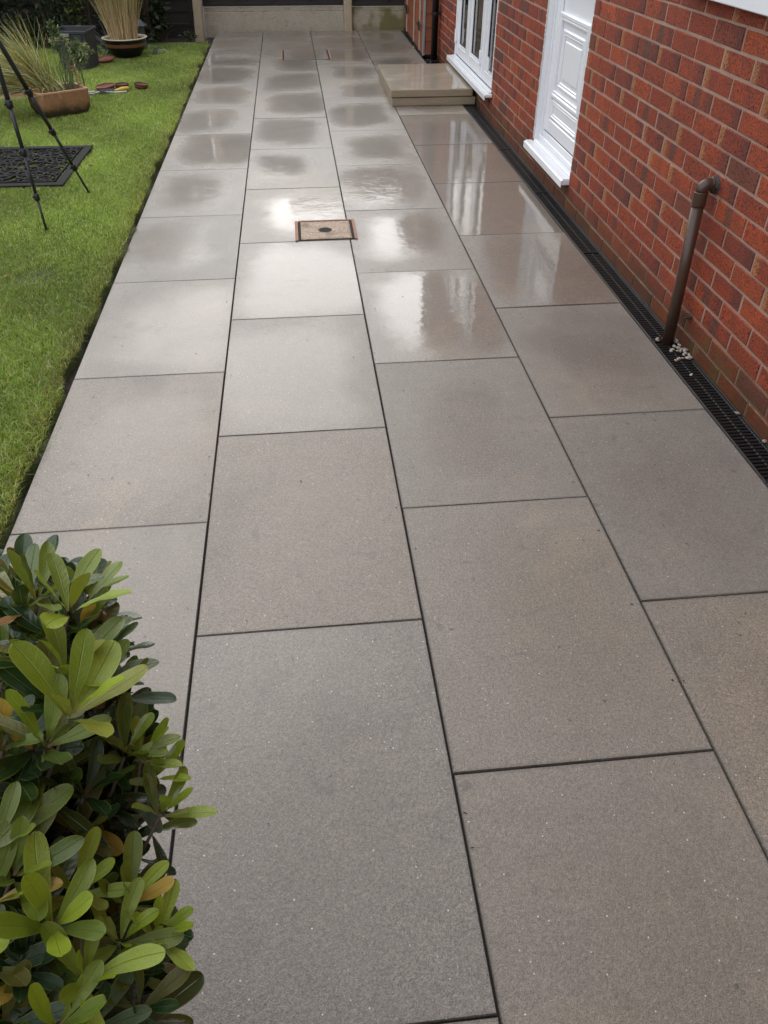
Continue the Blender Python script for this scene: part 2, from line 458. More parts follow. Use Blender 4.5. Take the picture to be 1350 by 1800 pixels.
def slab_mesh(w, l, seed):
    """one slab, top at z=0, softened arris with a few chipped points"""
    rr = random.Random(seed); N = 10
    def ring(inset, z, jit):
        pts = []
        a, b = w/2-inset, l/2-inset
        per = [(-a + 2*a*k/3, -b) for k in range(3)] + [(a, -b+2*b*k/3) for k in range(3)] + [(a-2*a*k/3, b) for k in range(3)] + [(-a, b-2*b*k/3) for k in range(3)]
        for (x, y) in per:
            pts.append((x - math.copysign(jit*rr.random(), x), y - math.copysign(jit*1.8*rr.random(), y), z))
        return pts
    r0 = ring(0, -.045, 0); r1 = ring(0, -.003, .0012); r2 = ring(.0018, 0, .0006)
    n = len(r0); m = MB(); f = []
    for k in range(n):
        k2 = (k+1) % n
        f += [(k, k2, n+k2, n+k), (n+k, n+k2, 2*n+k2, 2*n+k)]
    f.append(tuple(2*n+k for k in range(n)))
    m.add(r0+r1+r2, f)
    return m.mesh("paving_slab", M_slab)

# (extent of the smooth wet middle, how wet, warm tint) by column and row
def wetness(ci, n):
    ex, st = {0: {-4: (1.1, .7), -3: (.9, .45), -2: (.75, .42), -1: (.85, .62), 0: (.78, .66), 1: (.72, .85)},
              1: {-5: (1.2, .65), -4: (1.0, .48), -3: (.7, .25), -2: (.95, .62), -1: (1.05, .75), 0: (.85, .85)},
              2: {-4: (.7, .14), -3: (.7, .14), -2: (.7, .32), -1: (1.05, 1.0), 0: (.82, .85), 1: (.95, 1.0)},
              3: {-4: (.6, .12), -3: (.55, .15), -2: (.6, .2), -1: (1.12, 1.0), 0: (1.45, 1.0), 1: (1.45, 1.0), 2: (1.3, 1.0)}}[ci].get(
        n, (.5, .1) if n < 0 else (random.Random(ci*31+n).uniform(.62, 1.0), random.Random(ci*37+n).uniform(.78, .98)))
    return ex, st
HOLE1 = (-.045, .287, 4.156, 4.455)
rr = random.Random(3)
def lay(x0, x1, y0, y1, ci, n, seed):
    gx, gy = .0019, .0013
    w, l = x1-x0-2*gx, y1-y0-2*gy
    if w < .03 or l < .03: return
    me = slab_mesh(w, l, seed)
    o = link("paving_slab", me, patio, ((x0+x1)/2, (y0+y1)/2, -.0008+rr.uniform(-.0008, .0008)),
             (rr.uniform(-.0016, .0016), rr.uniform(-.0016, .0016), rr.uniform(-.0006, .0006)))
    ex, st = wetness(ci, n)
    o.color = (ex, st, .25 + .75*rr.random() if n < 1 else .6, 1)
    return o
for ci in range(4):
    for n in range(-7, 10):
        y0 = YC[ci] + n*PITCHY; y1 = y0 + PITCHY
        if y1 < -2: continue
        y1 = min(y1, 11.49); y0 = max(y0, -2.1)
        if y1 - y0 < .06: continue
        xl, xr = XB[ci], XB[ci+1]
        if ci == 3 and 6.9 < y0 < 7.2:
            pass
        if ci == 3 and y1 > 9.5: xr = 1.40
        lay(xl, xr, y0, y1, ci, n, ci*100+n)

# soil-dark strip between lawn and paving
es = MB(); es.box(-.99, -.932, -2, 11.2, -.06, -.040)
props(es.build("soil_edge", M_soil), "dark soil gap along the paving edge", None, None, "structure")

# ------------------------------------------------------------------ access covers
M_terra = simple("terracotta_brick_edge", (.36, .19, .13), .8, .35, 60, .6, 150, bdist=.003)
def grit_material():
    t = NT("sandy_concrete_cover"); o = t.tc.outputs['Object']
    n = t.noise(o, 35, 5, .7); v = t.voronoi(o, 130, 1); n3 = t.noise(o, 8, 3)
    b = t.mix(n, (.38, .285, .215), (.58, .46, .36))
    b = t.mix(.30, b, t.sep(v)[0], 'OVERLAY'); b = t.mix(t.smooth(n3, .5, .75), b, (.20, .15, .10))
    d = t.voronoi(o, 140)
    t.set(Base_Color=b, Roughness=.75, Normal=t.bump(t.math('ADD', n, d), .8, .006)); return t.m
M_grit = grit_material()
x0, x1, y0, y1 = HOLE1
cov = empty("access_cover", ((x0+x1)/2, (y0+y1)/2, 0), "square gritty access cover with brick coloured edges and a dished hole", "drain cover")
rel = lambda m, a, b, c_, d, z0, z1, bev=.001: m.box(a-(x0+x1)/2, b-(x0+x1)/2, c_-(y0+y1)/2, d-(y0+y1)/2, z0, z1, bev)
dk = MB(); rel(dk, x0+.012, x1-.010, y0+.003, y1-.006, -.03, .0032); dk.build("joint_shadow_gap", M_bed, cov)
for (a, b, c_, d) in ((x0, x0+.017, y0-.003, y1), (x1-.012, x1+.002, y0, y1+.004), (x0+.02, x1-.014, y1-.010, y1+.003)):
    m = MB(); rel(m, a, b, c_, d, -.02, .0065+R.random()*.001); m.build("edge_brick", M_terra, cov)
# dished plate
m = MB(); N = 22; a0, a1, b0, b1 = x0+.0215, x1-.0165, y0+.003, y1-.0125
vs = []; fs = []
for j in range(N+1):
    for i in range(N+1):
        X = a0+(a1-a0)*i/N; Y = b0+(b1-b0)*j/N
        r = math.hypot(X-(x0+x1)/2, (Y-(y0+y1)/2)*.9)
        z = .007 - .013*math.exp(-(r/.036)**4) + .002*math.exp(-((r-.05)/.014)**2) + .0008*math.sin(i*2.3+j*1.7)
        if i in (0, N) or j in (0, N): z = -.01
        vs.append((X-(x0+x1)/2, Y-(y0+y1)/2, z))
for j in range(N):
    for i in range(N): k = j*(N+1)+i; fs.append((k, k+1, k+N+2, k+N+1))
m.add(vs, fs); plate = m.build("cover_plate", M_grit, cov, True)
m = MB(); m.tube([(-.02, .002, -.003), (.02, .002, -.003)], .0015, 6); m.tube([(0, -.02, -.001), (0, .02, -.001)], .002, 6)
m.build("lifting_bar", M_grit, cov)
# far recessed tray cover: two raised rims left and right
fc = empty("recessed_tray_cover", (.15, 9.79, 0), "far slab-filled tray cover with copper coloured side rims", "drain cover")
def slabish():
    return M_slab
m = MB(); m.box(-.252, .252, -.30, .30, -.03, .0028, .001); o = m.build("tray_gap", M_bed, fc)
for (a, b) in ((-.236, .098), (.102, .236)):
    m = MB(); m.box(a, b, -.293, .293, -.02, .0055, .002); o = m.build("infill_slab", M_slab, fc); o.color = (.9, .8, .6, 1)
for sx in (-1, 1):
    m = MB(); m.box(sx*.262-.007, sx*.262+.007, -.30, .30, -.02, .009, .002); m.build("side_rim", M_terra, fc)

# ------------------------------------------------------------------ house
XW = 1.5457
house = empty("house", (XW+.1, 4, 0), "red brick house side with white doors and windows on the right", "house")
def inhouse(o):
    o.parent = house; o.matrix_parent_inverse = Matrix.Translation(-house.location); return o
DOOR = (4.54, 5.385, .150, 2.10)
FREN = (6.715, 8.425, .165, 2.10)
WIN3 = (1.62, 3.42, 1.195, 2.15)
OPEN = [DOOR, FREN, WIN3]
UP = [(1.9, 3.1, 3.4, 4.5), (6.4, 7.7, 3.4, 4.5)]      # upper floor windows (seen in the wet slabs)
YA, YB, ZT = -2.6, 9.395, 5.2
def wall_cells(opens, ya, yb, za, zb):
    ysx = sorted({ya, yb, *[a for o in opens for a in o[:2]]}); zsx = sorted({za, zb, *[a for o in opens for a in o[2:]]})
    for i in range(len(ysx)-1):
        for j in range(len(zsx)-1):
            cy, cz = (ysx[i]+ysx[i+1])/2, (zsx[j]+zsx[j+1])/2
            if any(o[0] < cy < o[1] and o[2] < cz < o[3] for o in opens): continue
            yield ysx[i], ysx[i+1], zsx[j], zsx[j+1]
m = MB()
for a, b, c_, d in wall_cells(OPEN+UP, YA, YB-.004, -.1, ZT): m.box(XW+.0030, XW+.11, a, b, c_, d)
wallo = inhouse(m.build("brick_wall", M_mortar))
def inwall(o):
    o.parent = wallo; return o

BZ0 = .9654; CZ = .0755; BL = .2311
HB, LB = .0675, .2228
def brick_mesh(l, h, seed, col=None):
    r_ = random.Random(seed); m = MB()
    y, z = l/2, h/2; j = lambda a=.0014: r_.uniform(-a, a)
    # rows from the back ring forward, the arris worn round
    def ring(x, iy, iz, ja):
        pts = []
        for (sy, sz) in ((-1, -1), (-.33, -1), (.33, -1), (1, -1), (1, 0), (1, 1), (.33, 1), (-.33, 1), (-1, 1), (-1, 0)):
            pts.append((x, sy*(y-iy)+j(ja), sz*(z-iz)+j(ja)))
        return pts
    r0 = ring(.06, 0, 0, 0); r1 = ring(.0035, .0002, .0002, .0010); r2 = ring(0.0, .0032, .0032, .0012)
    f = []
    for k in range(10):
        k2 = (k+1) % 10
        f += [(k2, k, 10+k, 10+k2), (10+k2, 10+k, 20+k, 20+k2)]
    f.append(tuple(20+k for k in range(9, -1, -1)))
    return r0+r1+r2, f
bm_cache = []
for sd in range(7):
    v_, f_ = brick_mesh(LB, HB, sd); mb = MB(); mb.add(v_, f_); bm_cache.append(mb.mesh("brick", M_brick))
bricks = []
rb = random.Random(21)
for n in range(-13, 17):
    z0 = BZ0 + n*CZ; zc = z0 + CZ/2
    ph = 3.059 if n % 2 == 0 else 3.1745
    k0 = int((YA-ph)/BL)-1
    for k in range(k0, k0+60):
        a = ph + k*BL; b = a + BL
        segs = [(max(a, YA), min(b, YB))]
        for o in OPEN:
            if o[2] < zc+.02 and zc-.02 < o[3]:
                ns = []
                for (p, q) in segs:
                    if q <= o[0] or p >= o[1]: ns.append((p, q)); continue
                    if p < o[0]: ns.append((p, o[0]))
                    if q > o[1]: ns.append((o[1], q))
                segs = ns
        for (p, q) in segs:
            if q-p < .03: continue
            lo = 0 if any(abs(p-o[1]) < 1e-4 for o in OPEN) else .0052
            hi = 0 if any(abs(q-o[0]) < 1e-4 for o in OPEN) else .0052
            bricks.append((p+lo, q-hi, zc))
vis, rest = [], []
for (p, q, zc) in bricks:
    pr = project((XW, (p+q)/2, zc))
    if pr and -25 < pr[0] < 1400 and -35 < pr[1] < 1830 and zc > -.02: vis.append((pr[2]/(q-p)**.5, p, q, zc))
    else: rest.append((p, q, zc))
vis.sort()
for i, (_, p, q, zc) in enumerate(vis):
    if i >= 297: rest.append((p, q, zc)); continue
    o = link("brick", bm_cache[rb.randrange(7)], None, (XW+rb.uniform(-.0016, .0016), (p+q)/2, zc+rb.uniform(-.0012, .0012)),
             (rb.uniform(-.006, .006), 0, rb.uniform(-.008, .008)), (1, (q-p)/LB, 1))
    inwall(o)
m = MB()
for (p, q, zc) in rest:
    v_, f_ = brick_mesh(q-p, HB, rb.randrange(999)); r_ = rb.random(); cy = (p+q)/2
    n0 = len(m.v); xo = rb.uniform(-.0016, .0016)
    m.v.extend([(x+XW+xo, y+cy, z+zc) for x, y, z in v_]); m.f.extend([tuple(n0+i for i in q_) for q_ in f_])
    m.c.extend([(r_, (y/LB)*2, z, 1) for x, y, z in v_]); m.has_c = True
o = inwall(m.build("brick_courses", M_brickj)); o['kind'] = "stuff"

# upper wall above the laid courses: too far out of view to pick apart
def upper_brick():
    t = NT("upper_brickwork"); w = t.geo()['Position']; s_ = t.sep(w)
    cmb = t.n.new('ShaderNodeCombineXYZ'); t.put(cmb.inputs[0], s_[1]); t.put(cmb.inputs[1], s_[2])
    br = t.n.new('ShaderNodeTexBrick'); t.put(br.inputs['Vector'], cmb.outputs[0])
    br.inputs['Scale'].default_value = 1; br.inputs['Brick Width'].default_value = .231; br.inputs['Row Height'].default_value = .0755
    br.inputs['Mortar Size'].default_value = .005; br.inputs['Color1'].default_value = (.23, .055, .025, 1)
    br.inputs['Color2'].default_value = (.16, .04, .024, 1); br.inputs['Mortar'].default_value = (.36, .25, .2, 1)
    t.set(Base_Color=br.outputs[0], Roughness=.8); return t.m
M_upbrick = upper_brick()
m = MB()
for a, b, c_, d in wall_cells(UP, YA, YB, BZ0+17*CZ, ZT): m.box(XW-.001, XW+.004, a, b, c_, d)
o = inhouse(m.build("upper_wall", M_upbrick))
m = MB(); m.box(XW+.11, 8.0, YA, YB-.002, -.1, ZT); inhouse(m.build("house_core", M_upbrick))
m = MB(); m.box(XW+.004, XW+.11, YB-.004, YB, -.1, ZT); inhouse(m.build("end_wall", M_upbrick))
M_roof = simple("roof_tile", (.11, .07, .055), .8, .3, 3)
m = MB(); m.add([(1.2, YA-.3, ZT-.05), (1.2, YB+.25, ZT-.05), (4.8, YB+.25, ZT+2.1), (4.8, YA-.3, ZT+2.1), (8.4, YB+.25, ZT-.05), (8.4, YA-.3, ZT-.05)],
              [(0, 1, 2, 3), (3, 2, 4, 5), (0, 3, 5), (1, 4, 2)]); inhouse(m.build("roof", M_roof))
m = MB(); m.box(1.17, 1.22, YA-.3, YB+.25, ZT-.16, ZT-.02); inhouse(m.build("fascia_board", M_upvc))

# glass with vertical blinds behind
def glass_mat():
    t = NT("window_glass"); g_ = t.n.new('ShaderNodeBsdfGlossy'); g_.inputs['Roughness'].default_value = .01
    tr = t.n.new('ShaderNodeBsdfTransparent'); tr.inputs[0].default_value = (.86, .90, .88, 1)
    fr = t.n.new('ShaderNodeFresnel'); fr.inputs[0].default_value = 1.45; ms = t.n.new('ShaderNodeMixShader')
    t.l.new(t.math('MINIMUM', t.math('MULTIPLY', fr.outputs[0], 1.6), 1.0), ms.inputs[0]); t.l.new(tr.outputs[0], ms.inputs[1]); t.l.new(g_.outputs[0], ms.inputs[2])
    t.l.new(ms.outputs[0], t.out.inputs[0]); return t.m
M_glass = glass_mat()
def curtain():
    t = NT("pleated_curtain"); w = t.geo()['Position']
    n = t.noise(t.mapping(w, (1, 18, .4)), 1.0, 2)
    t.set(Base_Color=t.mix(n, (.30, .32, .29), (.52, .54, .49)), Roughness=.8); return t.m
M_curt = curtain()
M_room = simple("dim_room_interior", (.05, .048, .045), .9)

def frame_rect(m, x0, x1, ya, yb, za, zb, w, bev=.004):
    """four mitre-less members round a rectangle"""
    m.box(x0, x1, ya, ya+w, za, zb, bev); m.box(x0, x1, yb-w, yb, za, zb, bev)
    m.box(x0+.0005, x1-.0005, ya+w, yb-w, za, za+w, bev); m.box(x0+.0005, x1-.0005, ya+w, yb-w, zb-w, zb, bev)

# --- back door
door = inhouse(empty("door", (0, 0, 0)))
door['label'] = "white panelled back door in the brick wall"
y0, y1, z0, z1 = DOOR
def indoor(o): o.parent = door; return o
m = MB()     # outer frame, lining the reveal
m.box(XW+.006, XW+.100, y1-.012, y1-.0015, z0, z1, .001)
m.box(XW+.045, XW+.105, y0+.002, y0+.058, z0+.06, z1, .003); m.box(XW+.045, XW+.105, y1-.058, y1-.0125, z0+.06, z1, .003)
m.box(XW+.037, XW+.046, y1-.045, y1-.0125, z0+.06, z1, .002)
m.box(XW+.0455, XW+.1045, y0+.0585, y1-.0585, z0+.055, z0+.095, .003)
indoor(m.build("door_frame", M_upvc))
m = MB(); frame_rect(m, XW+.052, XW+.10, y0+.0582, y1-.0582, z0+.0955, z1-.01, .0052, 0); indoor(m.build("gasket", M_upvcg))
la, lb, lz0, lz1 = y0+.064, y1-.064, z0+.102, z1-.02
leaf = MB(); leaf.box(XW+.058, XW+.10, la+.06, lb-.06, lz0+.06, lz1, .0)
frame_rect(leaf, XW+.044, XW+.0575, la, lb, lz0, lz1, .078, .005)
leafo = indoor(leaf.build("door_leaf", M_upvc))
# mouldings on the leaf (measured from the photograph): raised nested rectangles
def mould(ya, yb, za, zb, w, x0_, x1_, name="panel_moulding"):
    m = MB(); frame_rect(m, x0_, x1_, ya, yb, za, zb, w, .006)
    m2 = MB(); frame_rect(m, x0_+.004, x1_, ya+w+.0015, yb-w-.0015, za+w+.0015, zb-w-.0015, w*.55, .004)
    o = m.build(name, M_upvc, leafo); return o
cy = (la+lb)/2
mould(la+.082, lb-.082, lz0+.084, lz0+.19, .018, XW+.046, XW+.060)
mould(la+.072, lb-.072, .455, .905, .026, XW+.036, XW+.060)
mould(la+.150, lb-.150, .520, .825, .020, XW+.045, XW+.060)
m = MB(); m.box(XW+.050, XW+.060, la+.205, lb-.205, .575, .770, .004); m.build("centre_panel", M_upvc, leafo)
mould(la+.082, lb-.082, 1.03, 1.75, .022, XW+.040, XW+.060)
m = MB(); m.box(XW-.046, XW+.0035, y0-.010, y1+.030, z0-.018, z0+.012, .004)
m.box(XW+.004, XW+.0445, y0+.003, y1-.003, z0+.012, z0+.03, .003)
m.box(XW-.040, XW+.004, y0-.008, y1+.028, z0+.0125, z0+.016, .001)
m.box(XW-.052, XW-.0465, y0-.012, y1+.032, z0-.030, z0+.010, .0025)
m.box(XW+.0305, XW+.0440, y0+.004, y1-.0128, z0+.0305, z0+.062, .003)
indoor(m.build("door_sill", M_upvc))
m = MB()
for i in range(170):
    z = z0+.03+(z1-z0-.05)*i/170
    m.box(XW-.0005-R.random()*.002, XW+.006, y1-.001-.003*R.random(), y1+.002+.007*R.random()**2, z, z+.0125, .001)
indoor(m.build("sealant_bead", M_sealant))
m = MB(); m.box(XW+.030, XW+.0445, la+.02, la+.05, 1.0, 1.24, .006); m.tube([(XW+.03, la+.035, 1.1), (XW-.005, la+.035, 1.1), (XW-.01, la+.13, 1.1)], .009, 8)
indoor(m.build("door_handle", M_upvc))

# --- french window
fw = inhouse(empty("french_window", (0, 0, 0)))
fw['label'] = "white french window above the stone step"
def infw(o, p=fw): o.parent = p; return o
y0, y1, z0, z1 = FREN
m = MB(); frame_rect(m, XW+.022, XW+.085, y0+.002, y1-.001, z0+.032, z1, .042, .004)
m.box(XW+.004, XW+.022, y1-.014, y1-.001, z0+.032, z1, .002)
frm = infw(m.build("window_frame", M_upvc))
def sash(ya, yb, za, zb, w, hinge=None):
    m = MB(); frame_rect(m, XW+.014, XW+.070, ya, yb, za, zb, w, .005)
    frame_rect(m, XW+.024, XW+.060, ya+w+.0005, yb-w-.0005, za+w+.0005, zb-w-.0005, .014, .004)
    s_ = infw(m.build("sash", M_upvc))
    m = MB(); frame_rect(m, XW+.034, XW+.058, ya+w+.0150, yb-w-.0150, za+w+.0150, zb-w-.0150, .005, 0); m.build("gasket", M_upvcg, s_)
    m = MB(); m.box(XW+.040, XW+.046, ya+w+.018, yb-w-.018, za+w+.018, zb-w-.018); m.build("pane", M_glass, s_)
    for hz in (za+.10, zb-.3):
        if hinge:
            m = MB(); m.box(XW+.002, XW+.0138, hinge-.018, hinge+.018, hz, hz+.09, .003)
            m.tube([(XW+.002, hinge, hz-.008), (XW+.002, hinge, hz+.098)], .007, 8); m.build("hinge", M_upvc, s_)
    return s_
za, zb = z0+.045, z1-.03
sash(7.865, y1-.018, za, zb, .072, y1-.02)
sash(7.215, 7.855, za, zb, .085, 7.245)
sash(y0+.018, 7.170, za, zb, .075, 6.93)
m = MB(); m.box(XW+.020, XW+.083, 7.1725, 7.2125, za+.002, zb, .003); infw(m.build("mullion", M_upvc))
m = MB(); m.box(XW-.055, XW+.0215, y0-.040, y1+.040, z0, z0+.022, .004); m.box(XW-.062, XW-.0555, y0-.042, y1+.042, z0-.020, z0+.020, .0025)
m.box(XW-.02, XW+.0212, y0+.002, y1-.002, z0+.0225, z0+.031, .002)
infw(m.build("window_sill", M_upvc))
m = MB(); N = 90
vs = []; fs = []
for i in range(N+1):
    Y = y0+.05+(y1-y0-.1)*i/N; x = XW+.125-.040+.012*math.sin(i*1.9)
    vs += [(XW+.098+.008*math.sin(i*1.9), Y, z0+.05), (XW+.098+.008*math.sin(i*1.9), Y, z1-.05)]
    if i: fs.append((2*i-2, 2*i, 2*i+1, 2*i-1))
m.add(vs, fs); infw(m.build("curtain", M_curt, smooth=True))
# --- near kitchen window, only its sill is in the frame
kw = inhouse(empty("kitchen_window", (0, 0, 0))); kw['label'] = "white window whose sill shows at the top right"
y0, y1, z0, z1 = WIN3
m = MB(); m.box(XW-.048, XW+.02, y0-.05, y1+.05, z0-.004, z0+.030, .004); m.box(XW-.056, XW-.0485, y0-.052, y1+.052, z0-.022, z0+.026, .003); m.build("window_sill", M_upvc, kw)
m = MB(); frame_rect(m, XW+.022, XW+.085, y0+.002, y1-.002, z0+.031, z1, .06, .004); m.box(XW+.024, XW+.083, 2.5, 2.56, z0+.092, z1-.061, .003); m.build("window_frame", M_upvc, kw)
m = MB(); m.box(XW+.045, XW+.05, y0+.06, y1-.06, z0+.09, z1-.06); m.build("pane", M_glass, kw)
for k, (ya, yb, za, zb) in enumerate(UP):
    u = inhouse(empty("upper_window", (0, 0, 0)))
    m = MB(); frame_rect(m, XW+.02, XW+.08, ya+.002, yb-.002, za, zb, .06, .004); m.box(XW-.05, XW+.0195, ya-.04, yb+.04, za-.03, za+.01, .003); m.box(XW+.021, XW+.079, (ya+yb)/2-.03, (ya+yb)/2+.03, za+.0605, zb-.0605, .003); m.build("window_frame", M_upvc, u)
    m = MB(); m.box(XW+.045, XW+.05, ya+.06, yb-.06, za+.06, zb-.06); m.build("pane", M_glass, u)

# ------------------------------------------------------------------ drain channel
dr = empty("drainage_channel", (1.487, 4.2, 0), "long black slotted drainage channel along the foot of the brick wall", "drain")
XL, XR = 1.4320, 1.5455
m = MB(); m.box(XL-1.487, XR-1.487, -5.7, 3.045, -.10, -.030); m.box(XL-1.487, XL-1.487+.004, -5.7, 3.045, -.0295, -.0015, .001)
m.box(XR-1.487-.006, XR-1.487-.001, -5.7, 3.045, -.0295, -.001, .001)
m.build("channel_body", M_drain, dr)
barm = MB()
barm.box(-.050, .046, -.0062, .0062, -.020, -.0035, .002)
barm.box(-.004, .006, -.0075, .0078, -.019, -.0015, .0012)          # centre rib nib
barm.box(.041, .045, -.0045, .0035, -.019, -.0008, .001)
bar_me = barm.mesh("bar", M_drain)
secs = []
yy = 7.238
while yy > 1.1:
    y2 = 6.86 if yy > 7 else yy-1.0
    secs.append((y2+.002, yy-.002)); yy = y2
for (a, b) in secs:
    gm = MB(); L = b-a
    gm.box(-.0515, -.0445, 0, L, -.022, -.002, .0015); gm.box(.0405, .0515, 0, L, -.022, -.0025, .0015)
    gm.box(-.0440, .0400, 0, .008, -.022, -.003, .001); gm.box(-.0440, .0400, L-.008, L, -.022, -.003, .001)
    gr = gm.build("grating", M_drain, dr, loc=(0.001, a-4.2, 0))
    n = int((L-.02)/.0202)
    for k in range(n):
        yk = .016 + k*.0202
        pr = project((1.487, a+yk, 0))
        if pr is None or pr[0] > 1480 or pr[1] > 1000: continue
        link("bar", bar_me, gr, (0, yk, 0))

# ------------------------------------------------------------------ stone step
def stone_mat():
    t = NT("wet_buff_sandstone"); o = t.tc.outputs['Object']
    n = t.noise(t.mapping(o, (2, 5, 9)), 2.2, 5, .6, .8); n2 = t.noise(o, 180, 3)
    b = t.mix(n, (.25, .205, .145), (.44, .375, .285))
    b = t.mix(.6, b, t.ramp(n2, [(.3, (.8, .8, .8)), (.7, (1.15, 1.15, 1.15))]), 'MULTIPLY')
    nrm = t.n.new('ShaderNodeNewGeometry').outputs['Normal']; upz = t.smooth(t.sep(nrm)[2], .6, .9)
    b = t.mix(t.math('SUBTRACT', 1, upz), b, t.mix(1, b, (.9, .86, .80), 'MULTIPLY'))  # side faces darkened in the colour, for shade as well as dirt
    t.set(Base_Color=b, Roughness=.45, Coat_Weight=t.math('MULTIPLY', upz, t.smooth(t.noise(o, 3, 3), .15, .5)), Coat_Roughness=.05,
          Coat_Normal=t.bump(t.noise(o, 7, 2), .25, .002), Normal=t.bump(t.math('ADD', n2, t.noise(o, 12, 4)), .5, .004)); return t.m
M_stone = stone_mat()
st = empty("stone_step", (1.16, 7.82, 0), "two layer buff stone doorstep below the french window", "doorstep")
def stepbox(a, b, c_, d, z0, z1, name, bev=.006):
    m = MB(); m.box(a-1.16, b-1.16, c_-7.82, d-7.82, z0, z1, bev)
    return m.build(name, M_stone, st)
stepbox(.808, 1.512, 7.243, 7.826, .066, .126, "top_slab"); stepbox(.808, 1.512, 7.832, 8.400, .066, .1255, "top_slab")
m = MB()
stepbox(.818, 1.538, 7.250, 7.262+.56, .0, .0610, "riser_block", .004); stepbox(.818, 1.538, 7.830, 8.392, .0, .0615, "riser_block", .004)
m = MB(); m.box(.822-1.16, 1.505-1.16, 7.256-7.82, 8.388-7.82, .0605, .0665); m.build("mortar_joint", M_soil, st)

# ------------------------------------------------------------------ pipes
def brownpipe():
    t = NT("brown_waste_pipe_plastic"); o = t.tc.outputs['Object']
    n = t.noise(t.mapping(o, (1, 1, .25)), 40, 4)
    t.set(Base_Color=t.mix(n, (.055, .027, .017), (.080, .042, .027)), Roughness=.36, Normal=t.bump(n, .1, .001)); return t.m
M_brown = brownpipe()
PX = 1.492
wp = empty("waste_pipe", (PX, 2.83, 0), "brown plastic waste pipe with an elbow coming out of the brick wall", "waste pipe")
m = MB(); m.tube([(0, 0, -.02), (0, .036, .560)], .0232, 20); m.build("pipe", M_brown, wp, True)
m = MB(); m.tube([(0, .0345, .548), (0, .0352, .552), (0, .038, .598), (0, .0382, .600)], [.0262, .0268, .0268, .0262], 20)
m.build("socket", M_brown, wp, True)
m = MB(); pts = []
for k in range(9):
    a = math.pi/2*k/8; pts.append((.024-.024*math.cos(a), .038, .602+.024*math.sin(a)+.0))
pts += [(.035, .038, .6262), (.05, .038, .6265), (.06, .038, .6265)]
m.tube(pts, .0238, 20); m.tube([(.030, .038, .6262), (.036, .038, .6262)], .0255, 20); m.build("elbow", M_brown, wp, True)
m = MB(); m.tube([(.036, .038, .6265), (.05, .038, .6265), (.058, .038, .625)], [.0262, .031, .037], 14)
for k in range(70):
    i = R.randrange(len(m.v)); v = m.v[i]; m.v[i] = (v[0], v[1]+R.uniform(-.003, .003), v[2]+R.uniform(-.003, .003))
m.build("mortar_collar", simple("dark_smeared_mortar", (.055, .045, .04), .8, .3, 60, .9, 120, bdist=.004), wp)
m = MB(); m.tube([(.054, .036, .62), (.0565, .036, .62)], [.055, .050], 16)
for i, v in enumerate(m.v): m.v[i] = (v[0], v[1]+R.uniform(-.008, .008), v[2]+R.uniform(-.008, .008))
m.build("mortar_patch", M_mortar, wp)
m = MB(); m.box(.02, .052, -.055, -.02, .128, .138, .002); m.build("wall_clip", M_brown, wp)

dp = empty("downpipe", (1.492, 9.30, 0), "black downpipe at the far corner of the brick house", "downpipe")
m = MB(); m.tube([(0, 0, .01), (0, 0, 4.9)], .033, 20); m.build("pipe", M_blackpipe, dp, True)
for z in (.43, 2.3):
    m = MB(); m.tube([(0, 0, z-.014), (0, 0, z+.014)], .037, 20); m.box(.02, .054, -.03, -.004, z-.010, z+.012, .003); m.box(.046, .0535, -.06, .06, z-.015, z+.016, .002); m.build("pipe_clip", M_blackpipe, dp)
m = MB(); m.box(-.07, .052, -.06, .06, -.004, .012, .003); m.build("gully_grid", M_drain, dp)

# ------------------------------------------------------------------ pebbles
def pebble_mat():
    t = NT("pale_pebble"); o = t.tc.outputs['Object']; inf = t.info()
    b = t.ramp(inf['Random'], [(0, (.48, .46, .44)), (.3, (.42, .34, .26)), (.55, (.50, .45, .37)), (.75, (.34, .27, .21)), (1, (.56, .40, .34))])
    n = t.noise(o, 120, 4); t.set(Base_Color=t.mix(.6, b, t.ramp(n, [(.3, (.7, .7, .7)), (.7, (1.1, 1.1, 1.1))]), 'MULTIPLY'), Roughness=.55, Normal=t.bump(n, .5, .002)); return t.m
M_peb = pebble_mat()
peb = []
for sd in range(5):
    r_ = random.Random(sd+40); m = MB(); NU, NV = 9, 6; vs = []; fs = []
    ph = [r_.uniform(0, 6.3) for _ in range(6)]
    for j in range(NV+1):
        th = math.pi*j/NV
        for i in range(NU):
            a = 2*math.pi*i/NU; rr_ = 1+.16*math.sin(2*a+ph[0]+th)+.12*math.sin(3*a+ph[1])*math.sin(th*2+ph[2])+r_.uniform(-.06, .06)
            vs.append((rr_*math.sin(th)*math.cos(a), .72*rr_*math.sin(th)*math.sin(a), .55*math.cos(th)))
    for j in range(NV):
        for i in range(NU):
            i2 = (i+1) % NU; fs.append((j*NU+i, (j+1)*NU+i, (j+1)*NU+i2, j*NU+i2))
    m.add(vs, fs); peb.append(m.mesh("pebble", M_peb, True))
def pebble(x, y, z, s_, label, group=None):
    o = link("pebble", peb[R.randrange(5)], None, (x, y, z+s_*.5), (R.uniform(-.4, .4), R.uniform(-.4, .4), R.uniform(0, 6.3)), (s_, s_*R.uniform(.75, 1), s_*R.uniform(.7, 1)))
    return props(o, label, "pebble", group)
